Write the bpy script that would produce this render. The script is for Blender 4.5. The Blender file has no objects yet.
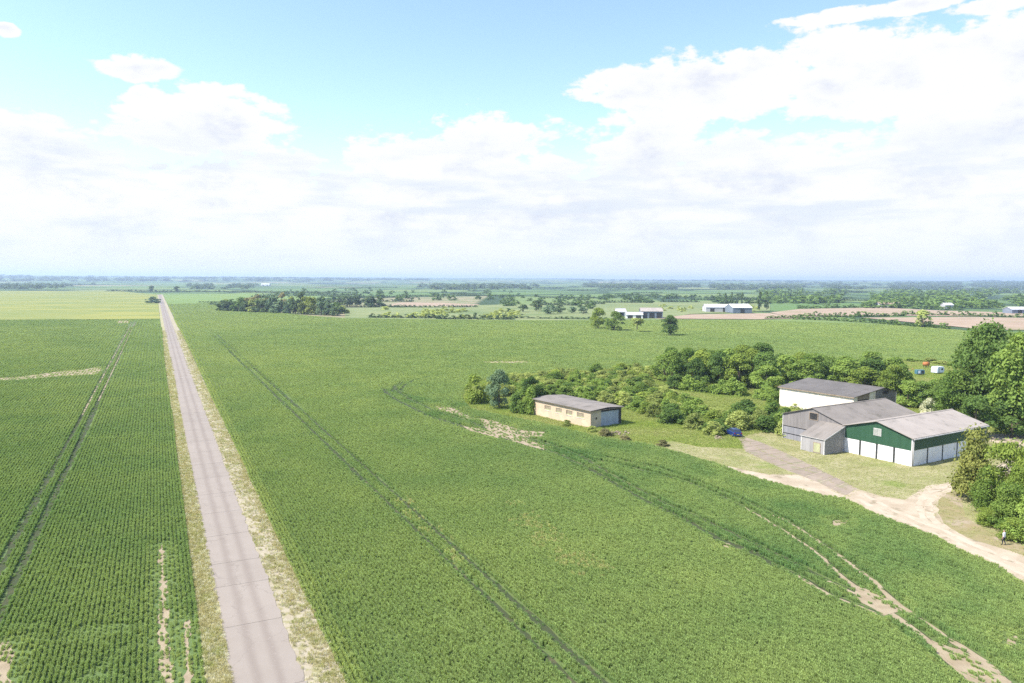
import bpy, bmesh, math, random
import numpy as np
from mathutils import Vector, Matrix

# ------------------------------------------------------------------ camera
CAM_H, FPX = 30.0, 740.0
PITCH, ROLL = math.atan((341.5 - 279.6) / FPX), math.radians(0.27)
FWD = np.array([0, math.cos(PITCH), -math.sin(PITCH)])
UP0 = np.array([0, math.sin(PITCH), math.cos(PITCH)])
RT0 = np.array([1.0, 0, 0])
RT = RT0 * math.cos(ROLL) + UP0 * math.sin(ROLL)
UP = UP0 * math.cos(ROLL) - RT0 * math.sin(ROLL)
scn = bpy.context.scene
COL = scn.collection
cam_d = bpy.data.cameras.new('camera')
cam_d.sensor_width = 36.0
cam_d.lens = 36.0 * FPX / 1024.0
cam_d.clip_start, cam_d.clip_end = 0.5, 60000.0
cam = bpy.data.objects.new('camera', cam_d)
COL.objects.link(cam)
M = Matrix(((RT[0], UP[0], -FWD[0], 0), (RT[1], UP[1], -FWD[1], 0), (RT[2], UP[2], -FWD[2], CAM_H), (0, 0, 0, 1)))
cam.matrix_world = M
scn.camera = cam


def pix_dir(px, py):
    return FWD + RT * (px - 512.0) / FPX - UP * (py - 341.5) / FPX


def G(px, py, z=0.0):
    """the point where a pixel's ray meets the level z (a ground or eaves level)"""
    d = pix_dir(px, py)
    t = (z - CAM_H) / d[2]
    return (d[0] * t, d[1] * t)


# ------------------------------------------------------------------ render look
scn.render.engine = 'CYCLES'
scn.view_settings.view_transform = 'Standard'
scn.view_settings.look = 'None'
scn.view_settings.exposure = 1.28
scn.view_settings.gamma = 1.0
cy = scn.cycles
cy.use_denoising = False
cy.max_bounces = 6
cy.diffuse_bounces = 3
cy.glossy_bounces = 2
cy.transmission_bounces = 3
cy.volume_bounces = 0
cy.transparent_max_bounces = 8
cy.sample_clamp_indirect = 4.0

SUN_AZ = math.radians(254.0)      # compass style: from +Y clockwise
SUN_EL = math.radians(51.0)


# ------------------------------------------------------------------ node helpers
class NT:
    def __init__(s, tree):
        s.t = tree
        s.n = tree.nodes
        s.l = tree.links

    def new(s, kind, **kw):
        n = s.n.new(kind)
        for k, v in kw.items():
            setattr(n, k, v)
        return n

    def link(s, a, b):
        s.l.new(a, b)

    def setin(s, sock, v):
        if isinstance(v, bpy.types.NodeSocket):
            s.link(v, sock)
        else:
            sock.default_value = v

    def math(s, op, a, b=0.0, c=None, clamp=False):
        n = s.new('ShaderNodeMath', operation=op)
        n.use_clamp = clamp
        s.setin(n.inputs[0], a)
        s.setin(n.inputs[1], b)
        if c is not None:
            s.setin(n.inputs[2], c)
        return n.outputs[0]

    def mix(s, fac, a, b, blend='MIX'):
        n = s.new('ShaderNodeMix', data_type='RGBA', blend_type=blend)
        s.setin(n.inputs[0], fac)
        for i, v in ((6, a), (7, b)):
            if isinstance(v, tuple):
                v = (*v, 1.0) if len(v) == 3 else v
            s.setin(n.inputs[i], v)
        return n.outputs[2]

    def smooth(s, v, lo, hi):
        n = s.new('ShaderNodeMapRange', interpolation_type='SMOOTHSTEP')
        s.setin(n.inputs[0], v)
        n.inputs[1].default_value, n.inputs[2].default_value = lo, hi
        n.inputs[3].default_value, n.inputs[4].default_value = 0.0, 1.0
        return n.outputs[0]

    def noise(s, vec, scale, detail=4.0, rough=0.55):
        n = s.new('ShaderNodeTexNoise')
        if vec is not None:
            s.link(vec, n.inputs['Vector'])
        n.inputs['Scale'].default_value = scale
        n.inputs['Detail'].default_value = detail
        n.inputs['Roughness'].default_value = rough
        return n.outputs[0]

    def vmul(s, vec, v):
        n = s.new('ShaderNodeVectorMath', operation='MULTIPLY')
        s.setin(n.inputs[0], vec)
        n.inputs[1].default_value = v
        return n.outputs[0]


# ------------------------------------------------------------------ sky
world = bpy.data.worlds.new('World')
scn.world = world
world.use_nodes = True
w = NT(world.node_tree)
w.n.clear()
out = w.new('ShaderNodeOutputWorld')
sky = w.new('ShaderNodeTexSky', sky_type='NISHITA')
sky.sun_disc = False
sky.sun_elevation = SUN_EL
sky.sun_rotation = SUN_AZ
sky.altitude = 50
sky.air_density = 1.0
sky.dust_density = 0.4
sky.ozone_density = 1.6
tc = w.new('ShaderNodeTexCoord')
D = tc.outputs['Generated']
sx = w.new('ShaderNodeSeparateXYZ')
w.link(D, sx.inputs[0])
X, Y, Z = sx.outputs
az = w.math('ARCTAN2', X, Y)
hor = w.math('SQRT', w.math('ADD', w.math('MULTIPLY', X, X), w.math('MULTIPLY', Y, Y)))
tel = w.math('DIVIDE', Z, w.math('MAXIMUM', hor, 0.02))
nv = w.vmul(D, (1.0, 1.0, 2.0))
n1 = w.noise(nv, 7.0, 9.0, 0.58)
n2 = w.noise(nv, 3.1, 6.0, 0.6)
n3 = w.noise(nv, 9.0, 7.0, 0.55)
n5 = w.noise(nv, 26.0, 7.0, 0.6)
# cumulus: (pixel centre, radii) in the photograph turned into azimuth and elevation
PUFFS = [(30, 195, 135, 82), (200, 122, 105, 38), (128, 68, 48, 17), (150, 98, 26, 17), (6, 29, 16, 9),
         (280, 205, 130, 62), (470, 190, 120, 76), (395, 160, 60, 34), (560, 200, 60, 50), (640, 150, 72, 46),
         (640, 90, 72, 26), (740, 84, 120, 38), (870, 74, 150, 50), (1000, 74, 150, 66),
         (790, 200, 280, 72), (985, 150, 130, 76), (885, 10, 90, 9), (1000, 4, 60, 10)]
F = None
for (cx, cyy, rx, ry) in PUFFS:
    d = pix_dir(cx, cyy)
    a0, t0 = math.atan2(d[0], d[1]), d[2] / math.hypot(d[0], d[1])
    k = math.cos(a0)
    ra, rt = rx / FPX * k * k, ry / FPX * k
    ea = w.math('DIVIDE', w.math('SUBTRACT', az, a0), ra)
    et = w.math('DIVIDE', w.math('SUBTRACT', tel, t0), rt)
    v = w.math('SUBTRACT', 1.0, w.math('ADD', w.math('MULTIPLY', ea, ea), w.math('MULTIPLY', et, et)))
    F = v if F is None else w.math('MAXIMUM', F, v)
bank = w.math('DIVIDE', w.math('SUBTRACT', 0.14, tel), 0.05)          # the cloud bank all round the horizon
F = w.math('MAXIMUM', F, w.math('MINIMUM', bank, 1.0))
F = w.math('MAXIMUM', F, -2.0)
F = w.math('ADD', F, w.math('MULTIPLY', w.math('SUBTRACT', n1, 0.5), 3.0))
F = w.math('ADD', F, w.math('MULTIPLY', w.math('SUBTRACT', n5, 0.5), 2.6))
cl = w.smooth(F, -0.02, 0.36)
# broken cumulus overhead, as in view
den = w.math('ADD', w.math('MAXIMUM', Z, 0.0), 0.12)
cv = w.new('ShaderNodeCombineXYZ')
w.link(w.math('DIVIDE', X, den), cv.inputs[0])
w.link(w.math('DIVIDE', Y, den), cv.inputs[1])
n4 = w.noise(cv.outputs[0], 1.3, 8.0, 0.56)
over = w.math('MULTIPLY', w.smooth(n4, 0.5, 0.62), w.smooth(tel, 0.42, 0.7))
cl = w.math('MAXIMUM', cl, over)
cl = w.math('MULTIPLY', cl, 0.97)
# thin veil low down
veil = w.math('MULTIPLY', w.smooth(tel, 0.20, 0.02), 0.7)
cl = w.math('MAXIMUM', cl, veil)
shade = w.math('MULTIPLY', w.smooth(n3, 0.42, 0.64), w.smooth(F, 0.4, 1.7))
ccol = w.mix(shade, (1.0, 1.0, 1.0), (0.74, 0.775, 0.885))
n6 = w.noise(w.vmul(D, (1.0, 1.0, 7.0)), 5.0, 7.0, 0.6)
lay = w.math('MULTIPLY', w.smooth(n6, 0.44, 0.66), w.smooth(tel, 0.21, 0.11))
ccol = w.mix(w.math('MULTIPLY', lay, 0.8), ccol, (0.76, 0.82, 0.92))
low = w.smooth(tel, 0.10, 0.0)
ccol = w.mix(w.math('MULTIPLY', low, 0.8), ccol, (0.90, 0.945, 1.0))
bg1 = w.new('ShaderNodeBackground')
tint = w.mix(1.0, sky.outputs[0], (0.98, 0.97, 1.06), 'MULTIPLY')
w.link(tint, bg1.inputs[0])
bg1.inputs[1].default_value = 0.125
bg2 = w.new('ShaderNodeBackground')
w.link(ccol, bg2.inputs[0])
bg2.inputs[1].default_value = 0.425
mx = w.new('ShaderNodeMixShader')
w.link(cl, mx.inputs[0])
w.link(bg1.outputs[0], mx.inputs[1])
w.link(bg2.outputs[0], mx.inputs[2])
w.link(mx.outputs[0], out.inputs[0])

# ------------------------------------------------------------------ sun
sl = bpy.data.lights.new('sun', 'SUN')
sl.energy = 3.9
sl.angle = math.radians(0.53)
sl.color = (1.0, 0.955, 0.88)
sun = bpy.data.objects.new('sun', sl)
COL.objects.link(sun)
sdir = Vector((math.sin(SUN_AZ) * math.cos(SUN_EL), math.cos(SUN_AZ) * math.cos(SUN_EL), math.sin(SUN_EL)))
sun.rotation_euler = sdir.to_track_quat('Z', 'Y').to_euler()
sun.location = (-60, 40, 120)

# ------------------------------------------------------------------ materials
MATS = {}


def surf(name, c1, c2=None, scale=1.0, lo=0.35, hi=0.65, c3=None, scale3=0.1, lo3=0.45, hi3=0.65, rough=0.9,
         bump=0.0, bscale=8.0, spec=0.2, stretch=None, rnd=0.0, metal=0.0, rotz=0.0):
    m = bpy.data.materials.new(name)
    m.use_nodes = True
    t = NT(m.node_tree)
    p = t.n['Principled BSDF']
    tcn = t.new('ShaderNodeTexCoord')
    vec = tcn.outputs['Object']
    if rotz:
        vr = t.new('ShaderNodeVectorRotate', rotation_type='Z_AXIS')
        t.link(vec, vr.inputs[0])
        vr.inputs['Angle'].default_value = rotz
        vec = vr.outputs[0]
    if stretch:
        vec = t.vmul(vec, stretch)
    col = (*c1, 1.0)
    if c2 is not None:
        col = t.mix(t.smooth(t.noise(vec, scale), lo, hi), c1, c2)
    if c3 is not None:
        col = t.mix(t.smooth(t.noise(vec, scale3, 5.0), lo3, hi3), col, c3)
    if rnd:
        oi = t.new('ShaderNodeObjectInfo')
        f = t.math('MULTIPLY_ADD', oi.outputs['Random'], 2 * rnd, 1 - rnd)
        cmb = t.new('ShaderNodeCombineColor')
        for i in range(3):
            t.link(f, cmb.inputs[i])
        col = t.mix(1.0, col, cmb.outputs[0], 'MULTIPLY')
    t.setin(p.inputs['Base Color'], col)
    p.inputs['Roughness'].default_value = rough
    p.inputs['Specular IOR Level'].default_value = spec
    p.inputs['Metallic'].default_value = metal
    if bump:
        b = t.new('ShaderNodeBump')
        b.inputs['Strength'].default_value = 1.0
        b.inputs['Distance'].default_value = bump
        t.link(t.noise(vec, bscale, 6.0, 0.65), b.inputs['Height'])
        t.link(b.outputs[0], p.inputs['Normal'])
    MATS[name] = m
    return m


def leaf_mat(name, cdark, clight, trans=0.38, attr_inst=False, c3=None):
    """foliage: leaf colour varies from leaf to leaf and from plant to plant"""
    m = bpy.data.materials.new(name)
    m.use_nodes = True
    t = NT(m.node_tree)
    t.n.clear()
    o = t.new('ShaderNodeOutputMaterial')
    at = t.new('ShaderNodeAttribute', attribute_name='tint')
    at.attribute_type = 'GEOMETRY'
    oi = t.new('ShaderNodeObjectInfo')
    if attr_inst:
        ai = t.new('ShaderNodeAttribute', attribute_name='hue')
        ai.attribute_type = 'INSTANCER'
        hue = ai.outputs['Fac']
        col = t.mix(hue, cdark, clight)
        if c3 is not None:
            col = t.mix(t.smooth(hue, 1.2, 2.0), col, c3)
        f = t.math('ADD', t.math('MULTIPLY_ADD', at.outputs['Fac'], 0.45, 0.62),
                   t.math('MULTIPLY', oi.outputs['Random'], 0.3))
    else:
        col = t.mix(t.math('ADD', t.math('MULTIPLY', at.outputs['Fac'], 0.75),
                           t.math('MULTIPLY', oi.outputs['Random'], 0.35), clamp=True), cdark, clight)
        f = t.math('MULTIPLY_ADD', oi.outputs['Random'], 0.3, 0.85)
    cmb = t.new('ShaderNodeCombineColor')
    for i in range(3):
        t.link(f, cmb.inputs[i])
    col = t.mix(1.0, col, cmb.outputs[0], 'MULTIPLY')
    df = t.new('ShaderNodeBsdfDiffuse')
    tr = t.new('ShaderNodeBsdfTranslucent')
    t.link(col, df.inputs[0])
    t.link(t.mix(1.0, col, (1.15, 1.1, 0.6), 'MULTIPLY'), tr.inputs[0])
    ms = t.new('ShaderNodeMixShader')
    ms.inputs[0].default_value = trans
    t.link(df.outputs[0], ms.inputs[1])
    t.link(tr.outputs[0], ms.inputs[2])
    t.link(ms.outputs[0], o.inputs[0])
    MATS[name] = m
    return m


# ------------------------------------------------------------------ object helpers
def link(o, parent=None):
    COL.objects.link(o)
    if parent is not None:
        o.parent = parent
    return o


def tag(o, label=None, cat=None, group=None, kind=None):
    if label:
        o['label'] = label
    if cat:
        o['category'] = cat
    if group:
        o['group'] = group
    if kind:
        o['kind'] = kind
    return o


def empty(name, loc, rz=0.0):
    o = bpy.data.objects.new(name, None)
    o.empty_display_size = 0.5
    o.location = loc
    o.rotation_euler = (0, 0, rz)
    return link(o)


def mesh_obj(name, verts, faces, mat, parent=None, smooth=False):
    me = bpy.data.meshes.new(name)
    me.from_pydata([tuple(map(float, v)) for v in verts], [], faces)
    if mat is not None:
        me.materials.append(mat)
    if smooth:
        me.polygons.foreach_set('use_smooth', [True] * len(me.polygons))
    me.update()
    return link(bpy.data.objects.new(name, me), parent)


def prism_data(poly, vec):
    """a flat polygon (3D points) swept along vec"""
    n = len(poly)
    P = [Vector(p) for p in poly]
    V = Vector(vec)
    verts = P + [p + V for p in P]
    faces = [list(range(n))[::-1], list(range(n, 2 * n))]
    for i in range(n):
        j = (i + 1) % n
        faces.append([i, j, n + j, n + i])
    return verts, faces


def fix_normals(o):
    bm = bmesh.new()
    bm.from_mesh(o.data)
    bmesh.ops.recalc_face_normals(bm, faces=bm.faces)
    bm.to_mesh(o.data)
    bm.free()
    return o


def prism(name, poly, vec, mat, parent=None):
    v, f = prism_data(poly, vec)
    return fix_normals(mesh_obj(name, v, f, mat, parent))


def box(name, x0, x1, y0, y1, z0, z1, mat, parent=None, bev=0.0):
    o = prism(name, [(x0, y0, z0), (x1, y0, z0), (x1, y1, z0), (x0, y1, z0)], (0, 0, z1 - z0), mat, parent)
    if bev:
        bm = bmesh.new()
        bm.from_mesh(o.data)
        bmesh.ops.bevel(bm, geom=bm.edges[:], offset=bev, segments=2, affect='EDGES', profile=0.6)
        bm.to_mesh(o.data)
        bm.free()
    return o


def tube(name, p0, p1, r0, r1, mat, parent=None, n=8):
    p0, p1 = Vector(p0), Vector(p1)
    q = (p1 - p0).to_track_quat('Z', 'Y')
    vs = []
    for p, r in ((p0, r0), (p1, r1)):
        for i in range(n):
            a = 2 * math.pi * i / n
            vs.append(p + q @ Vector((r * math.cos(a), r * math.sin(a), 0)))
    fs = [[i, (i + 1) % n, n + (i + 1) % n, n + i] for i in range(n)] + [list(range(n))[::-1], list(range(n, 2 * n))]
    return mesh_obj(name, vs, fs, mat, parent, True)


# value noise for layout
def vnoise(x, y, scale, seed=0):
    x = np.asarray(x, float) * scale + 1000.0
    y = np.asarray(y, float) * scale + 1000.0
    xi, yi = np.floor(x).astype(np.int64), np.floor(y).astype(np.int64)
    fx, fy = x - xi, y - yi
    fx, fy = fx * fx * (3 - 2 * fx), fy * fy * (3 - 2 * fy)

    def h(a, b):
        v = (a * 374761393 + b * 668265263 + seed * 1442695041) & 0x7fffffff
        v = ((v ^ (v >> 13)) * 1274126177) & 0x7fffffff
        return ((v ^ (v >> 16)) & 0xffff) / 65535.0
    return (h(xi, yi) * (1 - fx) + h(xi + 1, yi) * fx) * (1 - fy) + (h(xi, yi + 1) * (1 - fx) + h(xi + 1, yi + 1) * fx) * fy


def fbm(x, y, scale, seed=0, octv=4):
    v, a, s = 0, 0.5, 0.0
    for k in range(octv):
        v = v + a * vnoise(x, y, scale * 2 ** k, seed + k * 7)
        s += a
        a *= 0.5
    return v / s


def in_poly(x, y, poly):
    inside = np.zeros(len(x), bool)
    n = len(poly)
    for i in range(n):
        x0, y0 = poly[i]
        x1, y1 = poly[(i + 1) % n]
        c = ((y0 > y) != (y1 > y))
        if abs(y1 - y0) > 1e-9:
            inside ^= c & (x < (x1 - x0) * (y - y0) / (y1 - y0) + x0)
    return inside


def line_dist(x, y, pts):
    d = np.full(len(x), 1e9)
    for (x0, y0), (x1, y1) in zip(pts[:-1], pts[1:]):
        dx, dy = x1 - x0, y1 - y0
        L2 = dx * dx + dy * dy + 1e-9
        t = np.clip(((x - x0) * dx + (y - y0) * dy) / L2, 0, 1)
        d = np.minimum(d, np.hypot(x - x0 - t * dx, y - y0 - t * dy))
    return d


def densify(poly, seg, jit, seed, closed=True):
    rg = random.Random(seed)
    res = []
    n = len(poly)
    for i in range(n if closed else n - 1):
        a, b = poly[i], poly[(i + 1) % n]
        L = math.hypot(b[0] - a[0], b[1] - a[1])
        k = max(1, int(L / seg))
        nx, ny = -(b[1] - a[1]) / (L + 1e-9), (b[0] - a[0]) / (L + 1e-9)
        for j in range(k):
            t = j / k
            o = rg.uniform(-jit, jit) if j else rg.uniform(-jit, jit) * 0.5
            res.append((a[0] + (b[0] - a[0]) * t + nx * o, a[1] + (b[1] - a[1]) * t + ny * o))
    if not closed:
        res.append(poly[-1])
    return res


def sheet(name, poly, z, mat, seg=1e9, jit=0.0, seed=1, kind='structure'):
    pts = densify(poly, seg, jit, seed)
    bm = bmesh.new()
    f = bm.faces.new([bm.verts.new((p[0], p[1], z)) for p in pts])
    bmesh.ops.triangulate(bm, faces=[f])
    bmesh.ops.recalc_face_normals(bm, faces=bm.faces)
    if sum(fc.normal.z for fc in bm.faces) < 0:
        bmesh.ops.reverse_faces(bm, faces=bm.faces)
    me = bpy.data.meshes.new(name)
    bm.to_mesh(me)
    bm.free()
    me.materials.append(mat)
    o = link(bpy.data.objects.new(name, me))
    o['kind'] = kind
    return o


# ------------------------------------------------------------------ road frame (a along, b across)
R0 = np.array(G(269.5, 683))
R1 = np.array(G(161.5, 301))
RD = (R1 - R0) / np.linalg.norm(R1 - R0)
RN = np.array([RD[1], -RD[0]])          # to the right
ROAD_AZ = math.atan2(RD[0], RD[1])


def AB(a, b):
    p = R0 + RD * a + RN * b
    return (p[0], p[1])


def to_ab(px, py):
    p = np.array(G(px, py)) - R0
    return float(p @ RD), float(p @ RN)


A_END = to_ab(160.5, 294.5)[0]          # where the road passes over the crest
RW, LV, RV = 2.5, -4.35, 5.3

# ------------------------------------------------------------------ ground materials
m_ground = bpy.data.materials.new('far_fields')
m_ground.use_nodes = True
t = NT(m_ground.node_tree)
p = t.n['Principled BSDF']
tcn = t.new('ShaderNodeTexCoord')
ov = t.vmul(tcn.outputs['Object'], (1.0, 0.62, 0.0))
vo = t.new('ShaderNodeTexVoronoi')
vo.inputs['Scale'].default_value = 0.0034
vo.inputs['Randomness'].default_value = 0.8
t.link(ov, vo.inputs['Vector'])
sc_ = t.new('ShaderNodeSeparateColor')
t.link(vo.outputs['Color'], sc_.inputs[0])
rp = t.new('ShaderNodeValToRGB')
t.link(sc_.outputs[0], rp.inputs[0])
cr = rp.color_ramp
cr.interpolation = 'CONSTANT'
cols = [(0.0, (0.10, 0.17, 0.05)), (0.22, (0.15, 0.20, 0.06)), (0.4, (0.08, 0.14, 0.045)), (0.56, (0.21, 0.22, 0.09)),
        (0.7, (0.12, 0.185, 0.055)), (0.82, (0.27, 0.22, 0.14)), (0.9, (0.055, 0.10, 0.035))]
cr.elements[0].position, cr.elements[0].color = 0.0, (*cols[0][1], 1)
cr.elements[1].position, cr.elements[1].color = cols[1][0], (*cols[1][1], 1)
for ps, c in cols[2:]:
    e = cr.elements.new(ps)
    e.color = (*c, 1)
gn = t.noise(tcn.outputs['Object'], 0.02, 5.0)
gcol = t.mix(t.smooth(gn, 0.3, 0.75), rp.outputs[0], (0.11, 0.16, 0.055))
wd = t.noise(t.vmul(tcn.outputs['Object'], (1.0, 0.5, 0.0)), 0.0011, 4.0)
ve = t.new('ShaderNodeTexVoronoi', feature='DISTANCE_TO_EDGE')
ve.inputs['Scale'].default_value = 0.0034
ve.inputs['Randomness'].default_value = 0.8
t.link(ov, ve.inputs['Vector'])
gcol = t.mix(t.smooth(ve.outputs[0], 0.07, 0.03), gcol, (0.04, 0.07, 0.03))      # hedges round the fields
gcol = t.mix(t.smooth(wd, 0.57, 0.61), gcol, (0.028, 0.052, 0.03))
t.link(gcol, p.inputs['Base Color'])
p.inputs['Roughness'].default_value = 0.95
p.inputs['Specular IOR Level'].default_value = 0.1

GREEN_R = (0.085, 0.155, 0.032)
m_fieldR = surf('crop_ground_light', (0.08, 0.12, 0.036), (0.10, 0.135, 0.042), 0.6, 0.3, 0.7, (0.10, 0.125, 0.042), 0.012, rough=0.95, bump=0.05, bscale=3)
m_fieldL = surf('crop_ground_dark', (0.085, 0.13, 0.042), (0.10, 0.142, 0.046), 0.6, 0.3, 0.7, (0.105, 0.14, 0.046), 0.015, rough=0.95, bump=0.05, bscale=3)
m_yellow = surf('yellow_crop', (0.19, 0.205, 0.048), (0.14, 0.18, 0.044), 0.03, 0.35, 0.7, (0.24, 0.235, 0.05), 0.008, rough=0.95, bump=0.08, bscale=2, stretch=(1, 2.5, 1), rotz=-0.2)
m_meadow = surf('bright_meadow', (0.15, 0.21, 0.05), (0.12, 0.185, 0.045), 0.02, rough=0.95)
m_brown = surf('ploughed_soil', (0.28, 0.205, 0.14), (0.33, 0.25, 0.175), 0.05, 0.35, 0.7, (0.2, 0.19, 0.09), 0.01, 0.55, 0.75, rough=0.95)
m_rough = surf('rough_grass', (0.17, 0.20, 0.04), (0.21, 0.225, 0.055), 0.35, 0.3, 0.7, (0.27, 0.25, 0.1), 0.06, 0.5, 0.66, rough=0.95, bump=0.06, bscale=4)
m_mown = surf('mown_dry_grass', (0.22, 0.21, 0.095), (0.30, 0.27, 0.155), 0.25, 0.35, 0.65, (0.16, 0.2, 0.05), 0.09, 0.52, 0.68, rough=0.95, bump=0.04, bscale=6)
m_verge = surf('verge_dry_grass', (0.27, 0.25, 0.12), (0.33, 0.30, 0.18), 0.8, 0.35, 0.65, (0.19, 0.2, 0.07), 0.9, 0.5, 0.7, rough=0.95, bump=0.06, bscale=5)
m_gravel = surf('gravel_verge', (0.29, 0.25, 0.175), (0.34, 0.30, 0.22), 1.2, 0.35, 0.65, (0.24, 0.22, 0.11), 0.9, 0.48, 0.62, rough=0.95, bump=0.04, bscale=9)
m_soil = surf('bare_soil', (0.25, 0.198, 0.128), (0.30, 0.245, 0.165), 0.7, 0.35, 0.65, (0.2, 0.2, 0.08), 0.9, 0.62, 0.7, rough=0.97, bump=0.05, bscale=6)
m_track = surf('dirt_track', (0.315, 0.255, 0.18), (0.39, 0.325, 0.24), 0.3, 0.35, 0.65, (0.20, 0.165, 0.105), 0.35, 0.54, 0.68, rough=0.95, bump=0.05, bscale=3)
m_scuff = surf('worn_verge', (0.25, 0.20, 0.11), (0.21, 0.19, 0.085), 0.4, 0.35, 0.65, (0.29, 0.235, 0.165), 0.25, 0.5, 0.65, rough=0.95, bump=0.05, bscale=4)

# ------------------------------------------------------------------ ground sheet with far hills
def axis(lo, hi, fine_lo, fine_hi, fine, coarse):
    a = list(np.arange(lo, fine_lo, coarse)) + list(np.arange(fine_lo, fine_hi, fine)) + list(np.arange(fine_hi, hi + 1, coarse))
    return np.array(a)


gx = axis(-13000, 13000, -9000, 9000, 150, 500)
gy = axis(-2500, 14000, 4000, 12500, 150, 500)
XX, YY = np.meshgrid(gx, gy)
rr = np.hypot(XX, YY)


def hill_h(x, y):
    r = np.hypot(x, y)
    s1 = np.clip((r - 4300) / 3200, 0, 1)
    s1 = s1 * s1 * (3 - 2 * s1)
    s2 = np.clip((r - 7500) / 3500, 0, 1)
    s2 = s2 * s2 * (3 - 2 * s2)
    left = 1.0 + 0.22 * np.clip(-x / 5000, -0.6, 1)
    return (s1 * (10 + 26 * fbm(x, y, 1 / 2200, 3)) * left + s2 * (0 + 42 * fbm(x, y, 1 / 1900, 11)))


ZZ = hill_h(XX, YY) * (YY > 0) - 0.35
ny_, nx_ = XX.shape
verts = np.stack([XX.ravel(), YY.ravel(), ZZ.ravel()], 1)
idx = np.arange(nx_ * ny_).reshape(ny_, nx_)
faces = np.stack([idx[:-1, :-1].ravel(), idx[:-1, 1:].ravel(), idx[1:, 1:].ravel(), idx[1:, :-1].ravel()], 1)
o = mesh_obj('ground', verts, faces.tolist(), m_ground, None, True)
o['kind'] = 'structure'

# ------------------------------------------------------------------ fields
BNDRY = [(470, 409), (535, 422), (600, 438), (648, 445), (690, 456.5), (720, 466), (760, 480), (824, 497), (844.5, 499.5),
         (875, 515), (910, 528), (939, 539.5), (957, 550), (988, 563), (1002, 569), (1012.5, 579), (1024, 584), (1090, 612)]
CROP_EDGE = [G(*q) for q in BNDRY]
fieldR = [AB(-45, RV - 0.2), AB(A_END * 0.62, RV - 0.2)] + [G(*q) for q in ((214, 303.5), (240, 308), (300, 315), (345, 318.5), (430, 319.5), (512, 320.5),
          (600, 320.5), (680, 320), (760, 320.5), (880, 324.5), (970, 331), (1150, 338), (1250, 420))] + [G(1300, 700), (70, 12), AB(-45, 60)]
sheet('crop_field', fieldR, 0.0, m_fieldR)
A_YEL = to_ab(100, 320)[0]
yl0 = G(-40, 320.5)
fieldL = [AB(-45, LV + 0.2), AB(to_ab(162, 319)[0], LV + 0.2), G(158.5, 319.2), G(-60, 320.5), G(-160, 325), AB(-45, -130)]
sheet('crop_field', fieldL, 0.002, m_fieldL)
fieldY = [AB(to_ab(162, 319)[0] + 1, LV), AB(A_END, LV), G(120, 291.3), G(-40, 290.6), G(-300, 296), G(-160, 324), G(-60, 320.0), G(158.5, 318.8)]
sheet('yellow_field', fieldY, 0.0, m_yellow)
sheet('meadow', [AB(A_END * 0.62 + 1, RV), AB(A_END, RV), G(250, 293.2), G(330, 297), G(300, 306), G(222, 303)], 0.0, m_meadow)
sheet('brown_field', [G(770, 312.5), G(800, 309), G(880, 307.5), G(940, 310.5), G(1060, 314), G(1060, 317), G(900, 315.5), G(790, 317)], 0.06, m_brown)
sheet('brown_field', [G(862, 317.6), G(960, 317), G(1080, 318.5), G(1100, 331), G(985, 329.5), G(930, 324)], 0.06, m_brown)
sheet('brown_field', [G(655, 318.6), G(690, 314.5), G(770, 313.2), G(800, 318.2), G(760, 319.2)], 0.06, m_brown)
sheet('brown_field', [G(385, 306), G(400, 302.6), G(440, 302.4), G(480, 304.4), G(470, 306.4)], 0.05, m_brown)

m_past = surf('pale_pasture', (0.15, 0.185, 0.07), (0.19, 0.21, 0.085), 0.03, 0.35, 0.65, (0.12, 0.16, 0.055), 0.01, rough=0.95)
sheet('pasture', [G(345, 318.9), G(430, 319.9), G(512, 320.9), G(600, 320.9), G(655, 320.6), G(690, 314), G(770, 311), G(770, 300), G(480, 305), G(345, 308)], 0.03, m_past)
rough_poly = [G(462, 398)] + CROP_EDGE + [G(1250, 600), G(1250, 385), G(1000, 366), G(945, 362), G(900, 360), G(880, 374), G(840, 377), G(740, 371), G(660, 371), G(640, 367), G(560, 373), G(500, 374), G(466, 386)]
sheet('rough_grassland', rough_poly, 0.02, m_rough, 3.0, 0.5, 5)
mown_poly = [G(*q) for q in ((650, 446), (672, 441), (700, 447), (742, 449), (745, 436), (765, 432), (783, 428), (830, 420), (990, 430), (1010, 470), (1060, 500),
             (1024, 560), (985, 563), (939, 540), (910, 528), (844, 499.5), (760, 480), (690, 457))]
sheet('mown_grass', mown_poly, 0.03, m_mown, 2.5, 0.5, 6)
worn = [G(*q) for q in ((938, 503), (950, 488), (966, 488), (962, 500), (965, 515), (985, 530), (1040, 552), (1060, 575), (1024, 560), (992, 549), (960, 537), (940, 522))]
sheet('worn_verge', worn, 0.036, m_scuff, 2.0, 0.4, 8)
track = [G(*q) for q in ((672, 450), (701, 460), (718.6, 464.5), (745, 470), (769, 474.7), (795, 474.7), (812, 468), (841.6, 482), (850.6, 486.6), (879, 496), (904, 500), (912, 495),
         (926.5, 486.6), (955, 481), (985, 474), (1010, 455), (1012, 446), (985, 441), (990, 434), (1050, 434), (1040, 462), (1000, 482), (966, 488),
         (947, 493), (938, 503), (936.7, 513), (945, 523.5), (967.4, 538), (992, 546), (1024, 556), (1080, 580), (1090, 612))] + \
        [G(*q) for q in BNDRY[4:17]][::-1]
sheet('farm_track', track, 0.042, m_track, 1.5, 0.28, 9)
m_tread = surf('tyre_worn_dirt', (0.42, 0.35, 0.265), (0.36, 0.295, 0.215), 0.6, 0.35, 0.65, (0.24, 0.195, 0.13), 0.5, 0.55, 0.7, rough=0.95, bump=0.03, bscale=4)
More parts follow.
